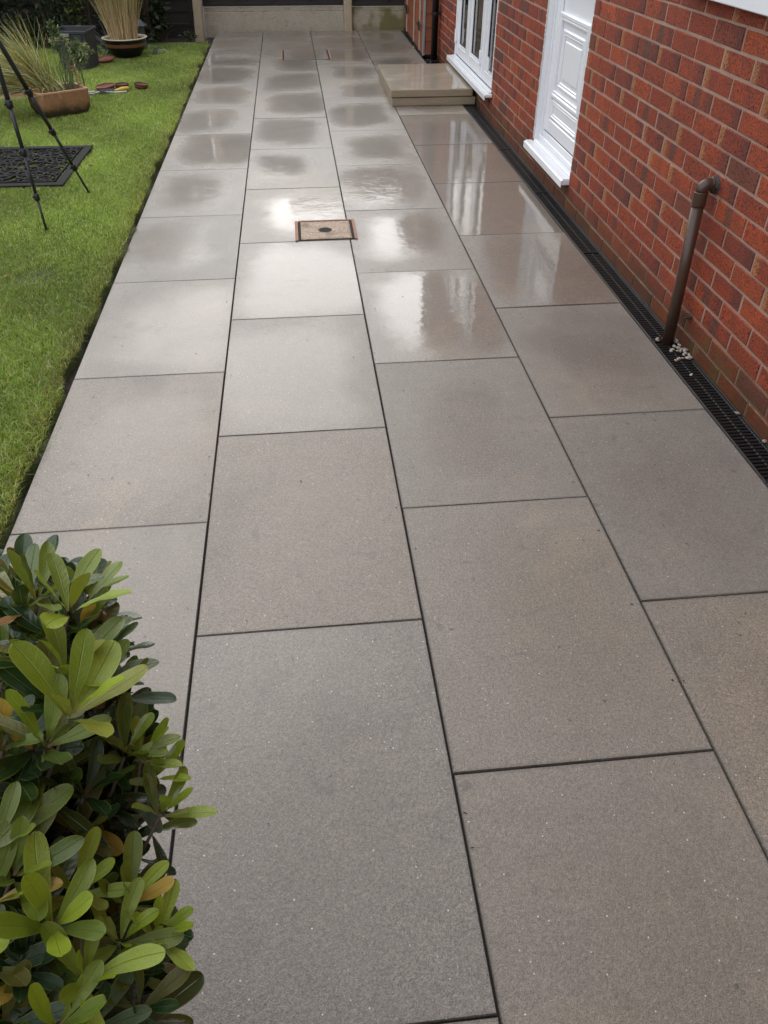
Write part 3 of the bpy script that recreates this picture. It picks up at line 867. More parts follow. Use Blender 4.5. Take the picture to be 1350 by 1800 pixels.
hp = [(1.505, 2.79, .011), (1.488, 2.765, .010), (1.516, 2.775, .012), (1.530, 2.80, .010), (1.532, 2.765, .011), (1.512, 2.748, .009), (1.525, 2.735, .012),
      (1.498, 2.742, .007), (1.535, 2.742, .010), (1.520, 2.715, .010), (1.508, 2.705, .009), (1.488, 2.692, .007), (1.476, 2.682, .009), (1.464, 2.672, .010), (1.532, 2.70, .013),
      (1.524, 2.685, .012), (1.538, 2.72, .009), (1.530, 2.825, .009), (1.538, 2.845, .008), (1.522, 2.758, .010), (1.476, 2.752, .011), (1.537, 2.69, .008), (1.456, 2.85, .010), (1.462, 2.868, .008),
      (1.515, 2.69, .010), (1.500, 2.69, .008)]
for i, (x, y, s_) in enumerate(hp):
    pebble(x, y, -.003 + (.007 if 5 < i < 11 else 0), s_, "small pale pebble in the heap at the foot of the brown waste pipe", "pebbles heaped at the waste pipe")
pebble(1.478, 2.555, -.003, .0095, "single round white pebble lying on the drain grating just below the pebble heap")
pebble(1.530, 2.265, -.002, .0105, "pale angular pebble against the brick wall on the drain grating")
pebble(1.540, 2.080, -.002, .0105, "pinkish pebble nearest the camera by the brick wall")
pebble(1.385, 10.10, .006, .013, "white pebble by the foot of the shed")
pebble(1.44, 9.18, .004, .010, "small white pebble beside the black downpipe")

# ------------------------------------------------------------------ fence, gravel boards, shed
def concrete(name, a, b, alg=False):
    t = NT(name); w = t.geo()['Position']; n = t.noise(w, 6, 5, .65); n2 = t.noise(w, 110, 4, .7); n4 = t.noise(w, 22, 4, .7)
    c_ = t.mix(n, a, b)
    c_ = t.mix(.8, c_, t.ramp(n2, [(.3, (.6, .6, .6)), (.7, (1.25, 1.25, 1.22))]), 'MULTIPLY')
    c_ = t.mix(t.smooth(n4, .55, .75), c_, t.mix(.5, c_, (.06, .05, .035)))
    if alg:
        c_ = t.mix(t.math('MULTIPLY', t.smooth(t.noise(w, 3.0, 4), .40, .55), .85), c_, (.13, .12, .025))
    t.set(Base_Color=c_, Roughness=.85, Normal=t.bump(t.math('ADD', n2, n4), .8, .008)); return t.m
M_conc = concrete("weathered_concrete", (.36, .32, .26), (.52, .47, .39))
M_conca = concrete("mossy_concrete", (.36, .32, .25), (.48, .43, .34), True)
M_postc = concrete("post_concrete", (.38, .31, .21), (.54, .45, .33))
def wood(name, a, b, rough=.7):
    t = NT(name); o = t.tc.outputs['Object']; inf = t.info()
    cmb = t.n.new('ShaderNodeVectorMath'); cmb.operation = 'ADD'; t.put(cmb.inputs[0], o); t.put(cmb.inputs[1], inf['Location'])
    n = t.noise(t.mapping(cmb.outputs[0], (6, 6, 60)), 1, 5, .65, .4)
    c_ = t.mix(n, a, b); c_ = t.mix(t.math('MULTIPLY', inf['Random'], .4), c_, a)
    t.set(Base_Color=c_, Roughness=rough, Normal=t.bump(n, .4, .003)); return t.m
M_darkwood = wood("dark_stained_fence", (.010, .008, .007), (.028, .020, .016))
M_shed = wood("orange_stained_cladding", (.22, .062, .026), (.33, .10, .042), .5)
M_alu = simple("silver_trim", (.42, .43, .45), .35, .15, 10, metallic=.6)
M_beigetrim = simple("pale_beading", (.42, .34, .28), .6, .15)

YF = 11.52
fence = empty("back_fence", (0, YF, 0), "dark board fence on concrete gravel boards across the end of the garden", "fence")
def fbox(a, b, c_, d, z0, z1, name, mat, bev=.006, M=None):
    m = MB(); m.box(a, b, c_, d, z0, z1, bev, None, M); return m.build(name, mat, fence)
# posts
fbox(.684, .786, -.05, .06, -.2, 1.85, "concrete_post", M_postc, .012)
fbox(2.55, 2.65, -.03, .07, -.2, 1.85, "concrete_post", M_postc, .012)
for xx in (-2.95, -4.8):
    fbox(xx-.05, xx+.05, -.03, .07, -.2, 1.85, "concrete_post", M_postc, .012)
lp = MB(); lp.box(-.053, .053, -.05, .05, -.15, 1.85, .014)
lpo = lp.build("concrete_post", M_postc, fence, loc=(-1.108, -.30, 0)); lpo.rotation_euler = (-.02, .045, 0)
# gravel boards
def gboard(x0, x1, z1, mat, y=0):
    m = MB(); m.box(x0, x1, y+.005, y+.05, -.1, z1*.80, .006); m.box(x0+.001, x1-.001, y+.012, y+.05, z1*.80, z1, .006)
    m.build("gravel_board", mat, fence)
gboard(-1.055, .682, .262, M_conc); gboard(.788, 2.53, .250, M_conca)
# panels: overlapping boards one by one, battens and rails
def panel(x0, x1, z0, z1=1.82, batt=()):
    n = int((z1-z0)/.125)
    for k in range(n):
        za = z0+.03+k*.125
        m = MB(); tilt = Matrix.Rotation(.09, 4, 'X'); 
        m.box(x0, x1, -.005, .007, 0, .138, .002)
        o = m.build("fence_board", M_darkwood, fence, loc=(0, .034+R.uniform(-.002, .002), za)); o.rotation_euler = (-.075, 0, R.uniform(-.001, .001))
    fbox(x0, x1, -.004, .018, z0+.002, z0+.040, "bottom_rail", M_darkwood, .004)
    for b in batt: fbox(b-.018, b+.018, -.006, .016, z0+.0405, z1, "batten", M_darkwood, .003)
panel(-1.06, .68, .268, 1.82, (-1.035, -.644, -.199, .25, .655))
panel(.79, 2.5, .256, 1.82, (.81, 1.233, 1.7))
panel(-2.90, -1.16, .06, 1.82, (-2.85, -2.3, -1.75, -1.22))
panel(-4.75, -3.0, .02, 1.82, (-4.7, -4.1, -3.5))
panel(-7.5, -4.85, .02, 1.82, (-7, -6, -5))

fbox(-7.5, -1.16, .0, .03, -.08, .088, 'kick_board', M_darkwood, .004)
# left boundary fence (out of frame, seen only as a dark backdrop between shrubs)
lf = empty("side_fence", (-5.6, 5, 0), "dark board fence along the far left side of the lawn", "fence")
for k in range(13):
    m = MB(); m.box(-.01, .01, -6.5, 6.5, 0, .14, .002); o = m.build("fence_board", M_darkwood, lf, loc=(0, 0, .03+k*.135)); o.rotation_euler = (0, .06, 0)

# unseen board fence added behind the viewpoint to darken the near slabs
rf = empty("sky_blocker_fence", (-1.5, -1.15, 0), "added unseen board fence blocking sky light behind the viewpoint", "fence")
for k in range(12):
    m = MB(); m.box(-3.2, 3.03, -.01, .01, 0, .14, .002); o = m.build("fence_board", M_darkwood, rf, loc=(0, 0, .02+k*.135)); o.rotation_euler = (.06, 0, 0)
shed = empty("shed", (1.403, 9.50, 0), "orange brown timber shed in the far right corner with black hinges", "shed")
ang = math.atan2(.040, 1.85)
shed.rotation_euler = (0, 0, -ang)
for k in range(17):
    z = .03+k*.1265
    # side board: long along Y, lapped outwards at its foot
    b = MB(); b.add([(-.014, .012, 0), (-.002, .012, .128), (.012, .012, .128), (.012, .012, 0), (-.014, 2.0, 0), (-.002, 2.0, .128), (.012, 2.0, .128), (.012, 2.0, 0)],
                    [(0, 1, 2, 3), (7, 6, 5, 4), (0, 4, 5, 1), (1, 5, 6, 2), (3, 2, 6, 7), (0, 3, 7, 4)])
    b.build("cladding_board", M_shed, shed, loc=(.016, 0, z))
    f = MB(); f.add([(.02, -.014, 0), (.02, -.002, .128), (.02, .012, .128), (.02, .012, 0), (1.2, -.014, 0), (1.2, -.002, .128), (1.2, .012, .128), (1.2, .012, 0)],
                    [(3, 2, 1, 0), (4, 5, 6, 7), (1, 5, 4, 0), (2, 6, 5, 1), (7, 6, 2, 3), (4, 7, 3, 0)])
    f.build("cladding_board", M_shed, shed, loc=(0, .014, z))
m = MB(); m.box(-.006, .02, -.010, .018, .02, 2.15, .004); m.build("corner_trim", M_alu, shed)
for (y, w) in ((.30, .010), (.86, .009), (1.62, .009)):
    m = MB(); m.box(-.012, .004, y-w, y+w, .03, 2.15, .003); m.build("door_trim", M_beigetrim, shed)
for (y, z) in ((.30, .26), (1.60, .27)):
    m = MB(); m.box(-.022, -.0125, y-.03, y+.012, z-.045, z+.045, .002); m.box(-.021, -.0122, y, y+.20, z-.012, z+.012, .002); m.build("hinge", M_iron, shed)
m = MB(); m.box(-.004, .012, .02, 2.0, -.01, .029, .003); m.build("base_rail", M_iron, shed)
m = MB(); m.add([(-.12, -.15, 2.12), (1.3, -.15, 2.12), (1.3, 2.1, 2.3), (-.12, 2.1, 2.3), (-.12, -.15, 2.16), (1.3, -.15, 2.16), (1.3, 2.1, 2.34), (-.12, 2.1, 2.34)],
              [(3, 2, 1, 0), (4, 5, 6, 7), (0, 1, 5, 4), (1, 2, 6, 5), (2, 3, 7, 6), (3, 0, 4, 7)]); m.build("roof", M_darkwood, shed)
m = MB(); m.box(.03, 1.2, .03, 1.99, 0, 2.12); m.build("inner_wall", M_darkwood, shed)

# ------------------------------------------------------------------ neighbours beyond the fence (seen mirrored in the wet slabs)
nb = empty("neighbour_house", (4.5, 24, 0), "neighbouring brick house beyond the back fence", "house")
m = MB(); m.box(-4.6, 5, 0, 8, -.06, 5.0); m.build("wall", M_upbrick, nb)
m = MB(); m.add([(-4.9, -.4, 4.9), (5.3, -.4, 4.9), (5.3, 8.4, 4.9), (-4.9, 8.4, 4.9), (-4.9, 4, 7.4), (5.3, 4, 7.4)], [(0, 1, 5, 4), (2, 3, 4, 5), (0, 4, 3), (1, 2, 5), (3, 2, 1, 0)]); m.build("roof", M_roof, nb)
for x in (-3.4, -.6, 2.6):
    for z in (.9, 3.3):
        w = MB(); frame_rect(w, -.03, .06, -.6, .6, 0, 1.1, .07, 0)
        o = w.build("window", M_upvc, nb, loc=(x, .0, z)); o.rotation_euler = (0, 0, math.pi/2)
        p = MB(); p.box(.0, .02, -.53, .53, .07, 1.03); p.build("pane", M_glass, o)

def leaf_cloud(n, centre, rad, size, cols, seed, shell=.55, flat=.0, asp=.45):
    """n separate folded leaves through an ellipsoid shell, in clumps; returns verts, quads, tint"""
    r = np.random.RandomState(seed)
    nc = max(6, n//45)
    d = r.normal(size=(nc, 3)); d /= np.linalg.norm(d, axis=1)[:, None]
    rr_ = shell + (1-shell)*r.rand(nc)**.6
    cl = d*rr_[:, None]
    which = r.randint(0, nc, n)
    p = (cl[which] + r.normal(scale=.13, size=(n, 3)))*np.array(rad) + np.array(centre)
    out = cl[which]/np.linalg.norm(cl[which], axis=1)[:, None]
    t = out*.6 + r.normal(scale=.7, size=(n, 3)) + np.array([0, 0, .1]); t /= np.linalg.norm(t, axis=1)[:, None]
    b = np.cross(t, r.normal(size=(n, 3))); b /= np.linalg.norm(b, axis=1)[:, None]
    nn = np.cross(t, b)
    L = size*(.6+.8*r.rand(n))[:, None]; W = L*asp
    q = np.stack([p, p+t*L*.45+b*W*.5+nn*L*.06, p+t*L-nn*L*.12, p+t*L*.45-b*W*.5+nn*L*.06], 1)
    f = np.arange(n*4).reshape(n, 4)
    cols = np.array(cols); pick = cols[r.randint(0, len(cols), nc)][which]*(.7+.6*r.rand(n))[:, None]
    tint = np.repeat(np.c_[pick, np.ones(n)], 4, axis=0)
    return q.reshape(-1, 3), f, tint
M_leafbg = tinted("shrub_leaf", .45, trans=.2)
M_bark = simple("dark_bark", (.06, .045, .032), .85, .3, 30, .8, 60, bdist=.01)
def shrub(name, n, loc, rad, h, size, cols, seed, label, cat, group=None, trunk=.0, asp=.45):
    e = empty(name, loc, label, cat, group)
    v, f, t_ = leaf_cloud(n, (0, 0, trunk+h/2), (rad[0], rad[1], h/2), size, cols, seed, asp=asp)
    v[:, 2] = np.maximum(v[:, 2], .01)
    link("crown", fast_mesh("crown", v, f, 4, M_leafbg, t_), e)
    r_ = random.Random(seed); m = MB()
    for k in range(9):
        a = r_.uniform(0, 6.3); q = r_.uniform(.3, .8); base = (r_.uniform(-.05, .05), r_.uniform(-.05, .05), -.05)
        mid = (math.cos(a)*rad[0]*q*.4, math.sin(a)*rad[1]*q*.4, (trunk+h)*.4); top = (math.cos(a)*rad[0]*q, math.sin(a)*rad[1]*q, (trunk+h*.85))
        r0 = .008+.02*h*(1 if trunk == 0 else 2.2)*.35
        m.tube([base, mid, top], [r0, r0*.6, r0*.2], 6)
    m.build("branches", M_bark, e)
    return e
DG = [(.018, .032, .012), (.026, .042, .016), (.035, .055, .018), (.05, .065, .045)]
LG = [(.07, .095, .018), (.05, .08, .018), (.09, .11, .03)]
SG = [(.08, .09, .08), (.05, .06, .045), (.03, .045, .02)]
shrub("shrub", 2300, (-3.75, 10.5, 0), (.75, .45), 1.7, .09, DG+SG, 1, "dark leafy shrub at the far left corner behind the feathery grasses", "shrub", "shrubs in front of the back fence")
shrub("shrub", 2300, (-2.75, 10.75, 0), (.60, .40), 1.8, .08, DG, 2, "dark green shrub behind the black plastic box", "shrub", "shrubs in front of the back fence")
shrub("shrub", 1100, (-2.25, 10.5, .1), (.42, .22), .95, .065, LG+DG, 3, "light green small leaved shrub between black box and round pot", "shrub", "shrubs in front of the back fence")
shrub("shrub", 1500, (-1.66, 10.85, .12), (.30, .28), 1.25, .085, LG+DG+SG, 4, "mixed light green shrub just right of the tall dry reeds", "shrub", "shrubs in front of the back fence")
shrub("groundcover_plant", 320, (-1.52, 10.85, 0), (.30, .12), .16, .06, DG+SG, 5, "low dark leafy plant on the soil left of the concrete post", "plant")
shrub("groundcover_plant", 90, (-1.22, 10.98, 0), (.14, .10), .07, .04, LG+DG, 6, "tiny weeds at the foot of the leaning concrete post", "plant")
shrub("background_tree", 5200, (-3.4, 14.5, 0), (2.0, 1.5), 3.2, .22, DG+LG, 7, "broad leafy tree rising beyond the back fence on the left", "tree", trunk=1.2)
shrub("background_tree", 4200, (-7.6, 12.8, 0), (2.0, 2.2), 3.4, .22, DG, 8, "dark tree beyond the left end of the back fence", "tree", trunk=1.3)
shrub("background_tree", 3800, (-8.6, 5.0, 0), (2.0, 3.2), 2.6, .2, DG, 9, "hedge-like tree beyond the side fence", "tree", trunk=.8)

# ------------------------------------------------------------------ grass
def blades(px, py, pz, h, w, lean, col, seed, droop=.5, twist=True):
    """5-vertex curved blades; all arguments arrays of n"""
    r = np.random.RandomState(seed); n = len(px)
    a = r.rand(n)*2*np.pi; d = np.stack([np.cos(a), np.sin(a)], 1)
    fa = r.rand(n)*2*np.pi; sx = np.cos(fa)*w/2; sy = np.sin(fa)*w/2
    P = np.stack([px, py, pz], 1)
    mid = P + np.c_[d*(lean*h*.35)[:, None], h*.6]; tip = P + np.c_[d*(lean*h)[:, None], h*(1-droop*lean*.5)]
    S = np.c_[sx, sy, np.zeros(n)]
    V = np.stack([P-S, P+S, mid+S*.75, mid-S*.75, tip], 1).reshape(-1, 3)
    i = np.arange(n)[:, None]*5
    F = np.concatenate([i+[0, 1, 2], i+[0, 2, 3], i+[3, 2, 4]], 0)
    T = np.repeat(np.c_[col, np.ones(n)], 5, axis=0)
    sh = np.tile(np.array([.6, .6, .95, .95, 1.25]), n)[:, None]
    T[:, :3] *= 1.0
    return V, F, T
def lawn_grass(n, seed):
    r = np.random.RandomState(seed)
    Y = 1.45 + 9.35*r.rand(n*3)**1.05; X = -3.9 + 2.96*r.rand(n*3)
    left = -.30*Y - .42
    edge = np.array([lawn_edge(y) for y in np.linspace(1, 11.2, 600)]); e = np.interp(Y, np.linspace(1, 11.2, 600), edge)
    keep = (X > left) & (X < e + .008*r.rand(n*3))
    back = 10.60+.10*np.sin(X*5)+.06*np.sin(X*13)-.25*np.clip(-X-1.8, 0, 1)
    keep &= Y < back
    # keep proportionally fewer blades far off
    keep &= r.rand(n*3) < np.clip(1.25 - Y/14, .35, 1)
    # worn dark patch
    keep &= ~((np.hypot((X+1.30)/.10, (Y-3.78)/.10) < 1) & (r.rand(n*3) < .75))
    X, Y, e = X[keep][:n], Y[keep][:n], e[keep][:n]; n = len(X)
    k1 = np.sin(X*5.1+Y*2.7)+np.sin(X*11.3-Y*6.1+2)+.7*np.sin(X*23+Y*17)
    patch = .5+.5*np.clip(k1/2.2, -1, 1)
    h = (.017+.016*r.rand(n))*(.8+.35*patch)
    w = .0016+.0012*r.rand(n)+.00022*Y
    lean = .35+.8*r.rand(n)
    g0 = np.array([.145, .235, .034]); g1 = np.array([.42, .55, .115]); y_ = np.array([.36, .33, .09]); br = np.array([.18, .12, .05])
    q = (.35*patch+.65*r.rand(n))[:, None]
    col = g0*(1-q)+g1*q
    nearedge = np.clip(1-(e-X)/.12, 0, 1)
    sel = r.rand(n) < .06+.28*nearedge; col[sel] = y_*(.7+.5*r.rand(sel.sum()))[:, None]
    sel = r.rand(n) < .015+.22*nearedge**2; col[sel] = br
    sel = r.rand(n) < .09; col[sel] = np.array([.62, .62, .30])
    dk_ = .5+.5*np.sin(X*3.1+1.3+np.sin(Y*1.9)*1.6)*np.sin(Y*2.7+X*1.1); col *= (.72+.42*dk_)[:, None]
    h = h*(1+.5*nearedge*r.rand(n))
    zb = .004+.006*np.sin(Y*1.7)
    return blades(X, Y, zb, h, w, lean, col, seed)
V, F, T = lawn_grass(330000, 5)
M_grass = tinted("grass_blade", .42, trans=.28, nscale=30)
props(link("grass", fast_mesh("grass", V, F, 3, M_grass, T)), "short green mown grass of the lawn", None, None, "stuff")
# ragged overhanging stems at the cut edge
r = np.random.RandomState(8); n = 5200; Y = 1.6+9*r.rand(n); e = np.interp(Y, np.linspace(1, 11.2, 600), [lawn_edge(y) for y in np.linspace(1, 11.2, 600)])
clump = (np.sin(Y*9)+np.sin(Y*23+1)+np.sin(Y*41+2))/3
kp = r.rand(n) < .35+.55*np.clip(clump, 0, 1); Y, e = Y[kp], e[kp]; n = len(Y)
X = e - .02*r.rand(n)
c_ = np.where((r.rand(n) < .5)[:, None], np.array([.17, .15, .05]), np.array([.07, .09, .02]))
V, F, T = blades(X, Y, np.zeros(n)-.006, .02+.024*r.rand(n), .0014+.001*r.rand(n), .9+.8*r.rand(n), c_*(.6+.7*r.rand(n))[:, None], 3, .8)
props(link("edge_grass", fast_mesh("edge_grass", V, F, 3, M_grass, T)), "ragged yellowing grass fringe along the cut lawn edge", None, None, "stuff")

# ------------------------------------------------------------------ fallen leaves
M_dry = tinted("dry_leaf", .6, trans=.15)
def dry_leaf(x, y, z, s_, col, label, rz=0):
    m = MB(); m.add([(0, 0, 0), (.35*s_, .28*s_, .12*s_), (.9*s_, .12*s_, .02*s_), (1.0*s_, 0, .05*s_), (.75*s_, -.2*s_, .16*s_), (.3*s_, -.25*s_, .03*s_), (.5*s_, 0, -.04*s_)],
                    [(0, 6, 1), (1, 6, 2), (2, 6, 3), (3, 6, 4), (4, 6, 5), (5, 6, 0)], (*col, 1))
    o = m.build("fallen_leaf", M_dry, None, False, (x, y, z), (0, 0, rz)); props(o, label, "leaf")
dry_leaf(-1.45, 3.76, .022, .035, (.42, .17, .09), "curled orange brown leaf on the bare patch of lawn", .4)
dry_leaf(-1.605, 5.105, .026, .035, (.48, .24, .16), "pinkish dry leaf on the grass just below the black mat", 1.2)
dry_leaf(-1.285, 3.80, .016, .03, (.05, .05, .03), "dark withered leaf beside the bare patch of lawn", 2.2)
dry_leaf(-1.40, 5.62, .022, .04, (.03, .03, .025), "small black leaf on the grass right of the mat", .1)

M_bit = simple("dark_plant_debris", (.03, .022, .016), .7, .3)
deb = MB(); rdb = random.Random(31)
for k in range(150):
    x, y = rdb.uniform(-.9, 1.40), rdb.uniform(.5, 7.0)
    if rdb.random() < .35: x = rdb.choice(XB[:4])+rdb.uniform(-.03, .03)
    a = rdb.uniform(0, 3.14); L_ = rdb.uniform(.002, .007); w_ = rdb.uniform(.0010, .0022); c_, s_ = math.cos(a), math.sin(a)
    deb.add([(x-c_*L_, y-s_*L_, .0006), (x+s_*w_, y-c_*w_, .0022), (x+c_*L_, y+s_*L_, .0008), (x-s_*w_, y+c_*w_, .0016)], [(0, 1, 2, 3)])
props(deb.build("plant_debris", M_bit), "tiny dark plant crumbs scattered over the paving", None, None, "stuff")

# ------------------------------------------------------------------ rubber mat
M_rubber = simple("black_rubber", (.012, .012, .013), .75, .25, 30, .2, 200, spec=.2)
MC = Vector((-1.80, 5.64, .024)); MW, ML = .70, .44
mat_o = empty("rubber_mat", MC, "black rubber doormat with open scroll pattern lying on the lawn", "mat", rz=-.02)
m = MB()
hw, hl = .345, .46
frame = MB()
frame.box(-hw, hw, -hl, -hl+.055, 0, .010, .003); frame.box(-hw, hw, hl-.055, hl, 0, .010, .003)
frame.box(-hw, -hw+.055, -hl+.055, hl-.055, .0002, .0098, .003); frame.box(hw-.055, hw, -hl+.055, hl-.055, .0002, .0098, .003)
frame.build("border", M_rubber, mat_o)
fr2 = MB()
for q in (.066,):
    a, b = hw-q, hl-q
    fr2.box(-a, a, -b, -b+.008, 0, .013, .002); fr2.box(-a, a, b-.008, b, 0, .013, .002); fr2.box(-a, -a+.008, -b+.008, b-.008, 0, .0128, .002); fr2.box(a-.008, a, -b+.008, b-.008, 0, .0128, .002)
fr2.build("inner_rim", M_rubber, mat_o)
sc = MB(); rs = random.Random(4)
def ribbon(pts, w, z0, z1):
    vs = []; fs = []; n = len(pts)
    for i, (x, y) in enumerate(pts):
        a = pts[max(0, i-1)]; b = pts[min(n-1, i+1)]; tx, ty = b[0]-a[0], b[1]-a[1]; L = math.hypot(tx, ty) or 1
        ww = w*(.35+.65*math.sin(math.pi*min(max(i/(n-1), .08), .92))); nx, ny = -ty/L*ww, tx/L*ww
        vs += [(x-nx, y-ny, z0), (x-nx*.8, y-ny*.8, z1), (x+nx*.8, y+ny*.8, z1), (x+nx, y+ny, z0)]
        if i:
            k = 4*(i-1)
            for q in range(3): fs.append((k+q, k+q+4, k+q+5, k+q+1))
    sc.add(vs, fs)
lim = lambda v, a: max(-a, min(a, v))
for qx in (-1, 1):
    for qy in (-1, 1):
        for (cx_, cy_, r0, turns, a0, w) in ((.07, .10, .085, 1.5, 0, .010), (.19, .07, .075, 1.4, 2.2, .010), (.13, .22, .08, 1.6, 1.0, .011), (.22, .19, .06, 1.5, 4, .009),
                                          (.05, .27, .07, 1.4, 3, .010), (.20, .30, .075, 1.5, 5.2, .010), (.10, .35, .055, 1.4, 2.5, .009), (.24, .37, .045, 1.2, 0, .009), (.04, .19, .05, 1.3, 1.2, .009)):
            pts = []
            for k in range(22):
                t_ = k/21; rad = r0*(1-.82*t_); an = a0+turns*2*math.pi*t_
                pts.append((qx*lim(cx_+rad*math.cos(an), .275), qy*lim(cy_+rad*math.sin(an)*.85, .39)))
            ribbon(pts, w, .001, .011+rs.uniform(-.001, .001))
for k in range(10):
    x = -.25+.5*k/9
    ribbon([(x+.03*math.sin(j*.9+k), -.39+.78*j/15) for j in range(16)], .006, .001, .0095)
for k in range(8):
    y = -.35+.7*k/7
    ribbon([(-.275+.55*j/15, y+.03*math.sin(j*.8+k*1.7)) for j in range(16)], .007, .0012, .0102)
o = sc.build("scrollwork", M_rubber, mat_o); o['kind'] = "stuff"

# ------------------------------------------------------------------ tripod
M_tripod = simple("dark_anodised_tube", (.022, .023, .028), .38, .1)
M_tripodb = simple("black_clamp_plastic", (.008, .008, .009), .45, .1)
tri = empty("tripod", (-1.62, 4.72, .0), "black camera tripod standing on the lawn, cut off by the left edge", "tripod")
O = Vector((-1.62, 4.72, 0)); apex = Vector((-1.60, 4.78, .955)) - O
feet = [Vector((-1.388, 4.395, .012)) - O, Vector((-1.280, 5.04, .012)) - O, Vector((-2.02, 4.70, .012)) - O]
apexes = [Vector((-1.475, 4.60, .957)) - O, Vector((-1.51, 4.74, .945)) - O, Vector((-1.58, 4.69, .95)) - O]
for f_, ap in zip(feet, apexes):
    d = ap - f_; m = MB()
    leg = MB(); cuts = [0, .185, .41, .64, 1.0]; rad = [.0065, .0085, .0105, .0125]
    for k in range(4):
        leg.tube([f_+d*cuts[k], f_+d*cuts[k+1]], rad[k], 12)
    lo = leg.build("leg", M_tripod, tri, True)
    for k in (1, 2, 3):
        p = f_+d*cuts[k]; dn = d.normalized(); cl = MB()
        cl.tube([p-dn*.020, p-dn*.016, p+dn*.012, p+dn*.016], [rad[k]+.003, rad[k]+.0055, rad[k]+.0055, rad[k]+.003], 12)
        sd = dn.cross(Vector((0, 1, 0))).normalized(); cl.tube([p+sd*(rad[k]), p+sd*(rad[k]+.012)], .007, 8)
        cl.build("leg_clamp", M_tripodb, lo, True)
    ft = MB(); ft.tube([f_-d.normalized()*.012, f_+d.normalized()*.02], [.006, .009], 10); ft.build("rubber_foot", M_tripodb, lo)
ac = sum(apexes, Vector())/3
m = MB(); m.tube([ac-Vector((0, 0, .02)), ac+Vector((0, 0, .06))], [.05, .035], 16); m.build("crown", M_tripodb, tri)
m = MB(); m.tube([ac-Vector((0, 0, .22)), ac+Vector((0, 0, .30))], .012, 12); m.build("centre_column", M_tripod, tri)
m = MB(); m.box(ac.x-.04, ac.x+.04, ac.y-.05, ac.y+.05, ac.z+.30, ac.z+.38, .01); m.tube([ac+Vector((0, 0, .33)), ac+Vector((-.22, -.12, .22))], [.008, .012], 8); m.build("pan_head", M_tripodb, tri)

# ------------------------------------------------------------------ planter with grasses and herb
def terracotta():
    t = NT("mossy_terracotta"); o = t.tc.outputs['Object']; z = t.sep(o)[2]
    n = t.noise(o, 9, 5, .65); n2 = t.noise(o, 60, 4, .7)
    b = t.mix(n, (.25, .125, .060), (.40, .21, .11)); b = t.mix(t.smooth(n2, .5, .7), b, (.20, .12, .05))
    zz = t.math('ADD', z, t.math('MULTIPLY', t.math('SUBTRACT', n, .5), .16))
    b = t.mix(t.math('MULTIPLY', t.smooth(zz, .04, .13, 1, 0), .93), b, (.028, .026, .012))
    t.set(Base_Color=b, Roughness=.8, Normal=t.bump(n2, .5, .003)); return t.m
M_tc = terracotta()
M_rim = simple("clean_terracotta_rim", (.50, .27, .18), .7, .15, 30, .3, 90)
pl = empty("terracotta_trough", (-1.90, 7.21, 0), "square mossy terracotta planter holding grasses, on the lawn behind the tripod", "planter", rz=.60)
def trough():
    m = MB(); n = 12; prof = []
    # outside section: flat ends, rounded belly towards the base
    L, Wd, H = .205, .150, .185
    rings = [(.70, .80, 0.0), (.86, .90, .02), (.97, .97, .06), (1.0, 1.0, .12), (1.0, 1.0, H), ]
    inner = [(.90, .86, H), (.88, .84, .15)]
    vs = []; fs = []
    def ring(a, b, z, k=5):
        out = []; hx, hy = L*a, Wd*b; rc = .035
        for (cx, cy, a0) in ((hx-rc, hy-rc, 0), (-hx+rc, hy-rc, 90), (-hx+rc, -hy+rc, 180), (hx-rc, -hy+rc, 270)):
            for i in range(k):
                an = math.radians(a0+90*i/(k-1)); out.append((cx+rc*math.cos(an), cy+rc*math.sin(an), z))
        return out
    rs_ = [ring(*r_) for r_ in rings]
    N = len(rs_[0])
    for r_ in rs_: vs += r_
    for i in range(len(rs_)-1):
        for k in range(N): k2 = (k+1) % N; fs.append((i*N+k, i*N+k2, (i+1)*N+k2, (i+1)*N+k))
    fs.append(tuple(range(N-1, -1, -1)))
    m.add(vs, fs); m.build("pot", M_tc, pl, True)
    m = MB(); vs = ring(1.012, 1.018, H-.002)+ring(1.012, 1.018, H+.009)+ring(.90, .85, H+.009)+ring(.89, .84, .13); fs = []
    for i in range(3):
        for k in range(N): k2 = (k+1) % N; fs.append((i*N+k, i*N+k2, (i+1)*N+k2, (i+1)*N+k))
    m.add(vs, fs); m.build("rim", M_rim, pl)
    m = MB(); r0 = ring(.9, .86, .155); m.add(r0, [tuple(range(N))]); m.build("compost", M_soil, pl)
trough()
def long_blades(n, base, spread, length, dirs, seed, cols, w=.003, seg=7, droop=1.0, jit=.35):
    """arching strap leaves"""
    r = np.random.RandomState(seed); V = []; F = []; T = []
    for i in range(n):
        b = np.array(base)+np.array([r.normal()*spread, r.normal()*spread, 0])
        d0 = np.array(dirs[r.randint(len(dirs))], float)+r.normal(scale=jit, size=3)*np.array([1, 1, .5]); d0 /= np.linalg.norm(d0)
        L = length*(.55+.6*r.rand()); side = np.cross(d0, [0, 0, 1]); side /= np.linalg.norm(side)+1e-6
        side = side*math.cos(r.rand()*3)+np.cross(d0, side)*math.sin(r.rand()*3)
        c = np.array(cols[r.randint(len(cols))])*(.65+.7*r.rand()); k0 = len(V); p = b.copy(); d = d0.copy()
        for k in range(seg+1):
            ww = w*(1-.85*k/seg)*.5*(.7+.6*((i*7) % 5)/5)
            V += [p-side*ww, p+side*ww]; T += [(*c, 1)]*2
            if k: q = k0+2*k-2; F.append((q, q+1, q+3, q+2))
            p = p+d*L/seg; d = d+np.array([0, 0, -droop*(.5+r.rand())/seg]); d /= np.linalg.norm(d)
            if p[2] < .01: p[2] = .01
    return np.array(V), np.array(F), np.array(T)
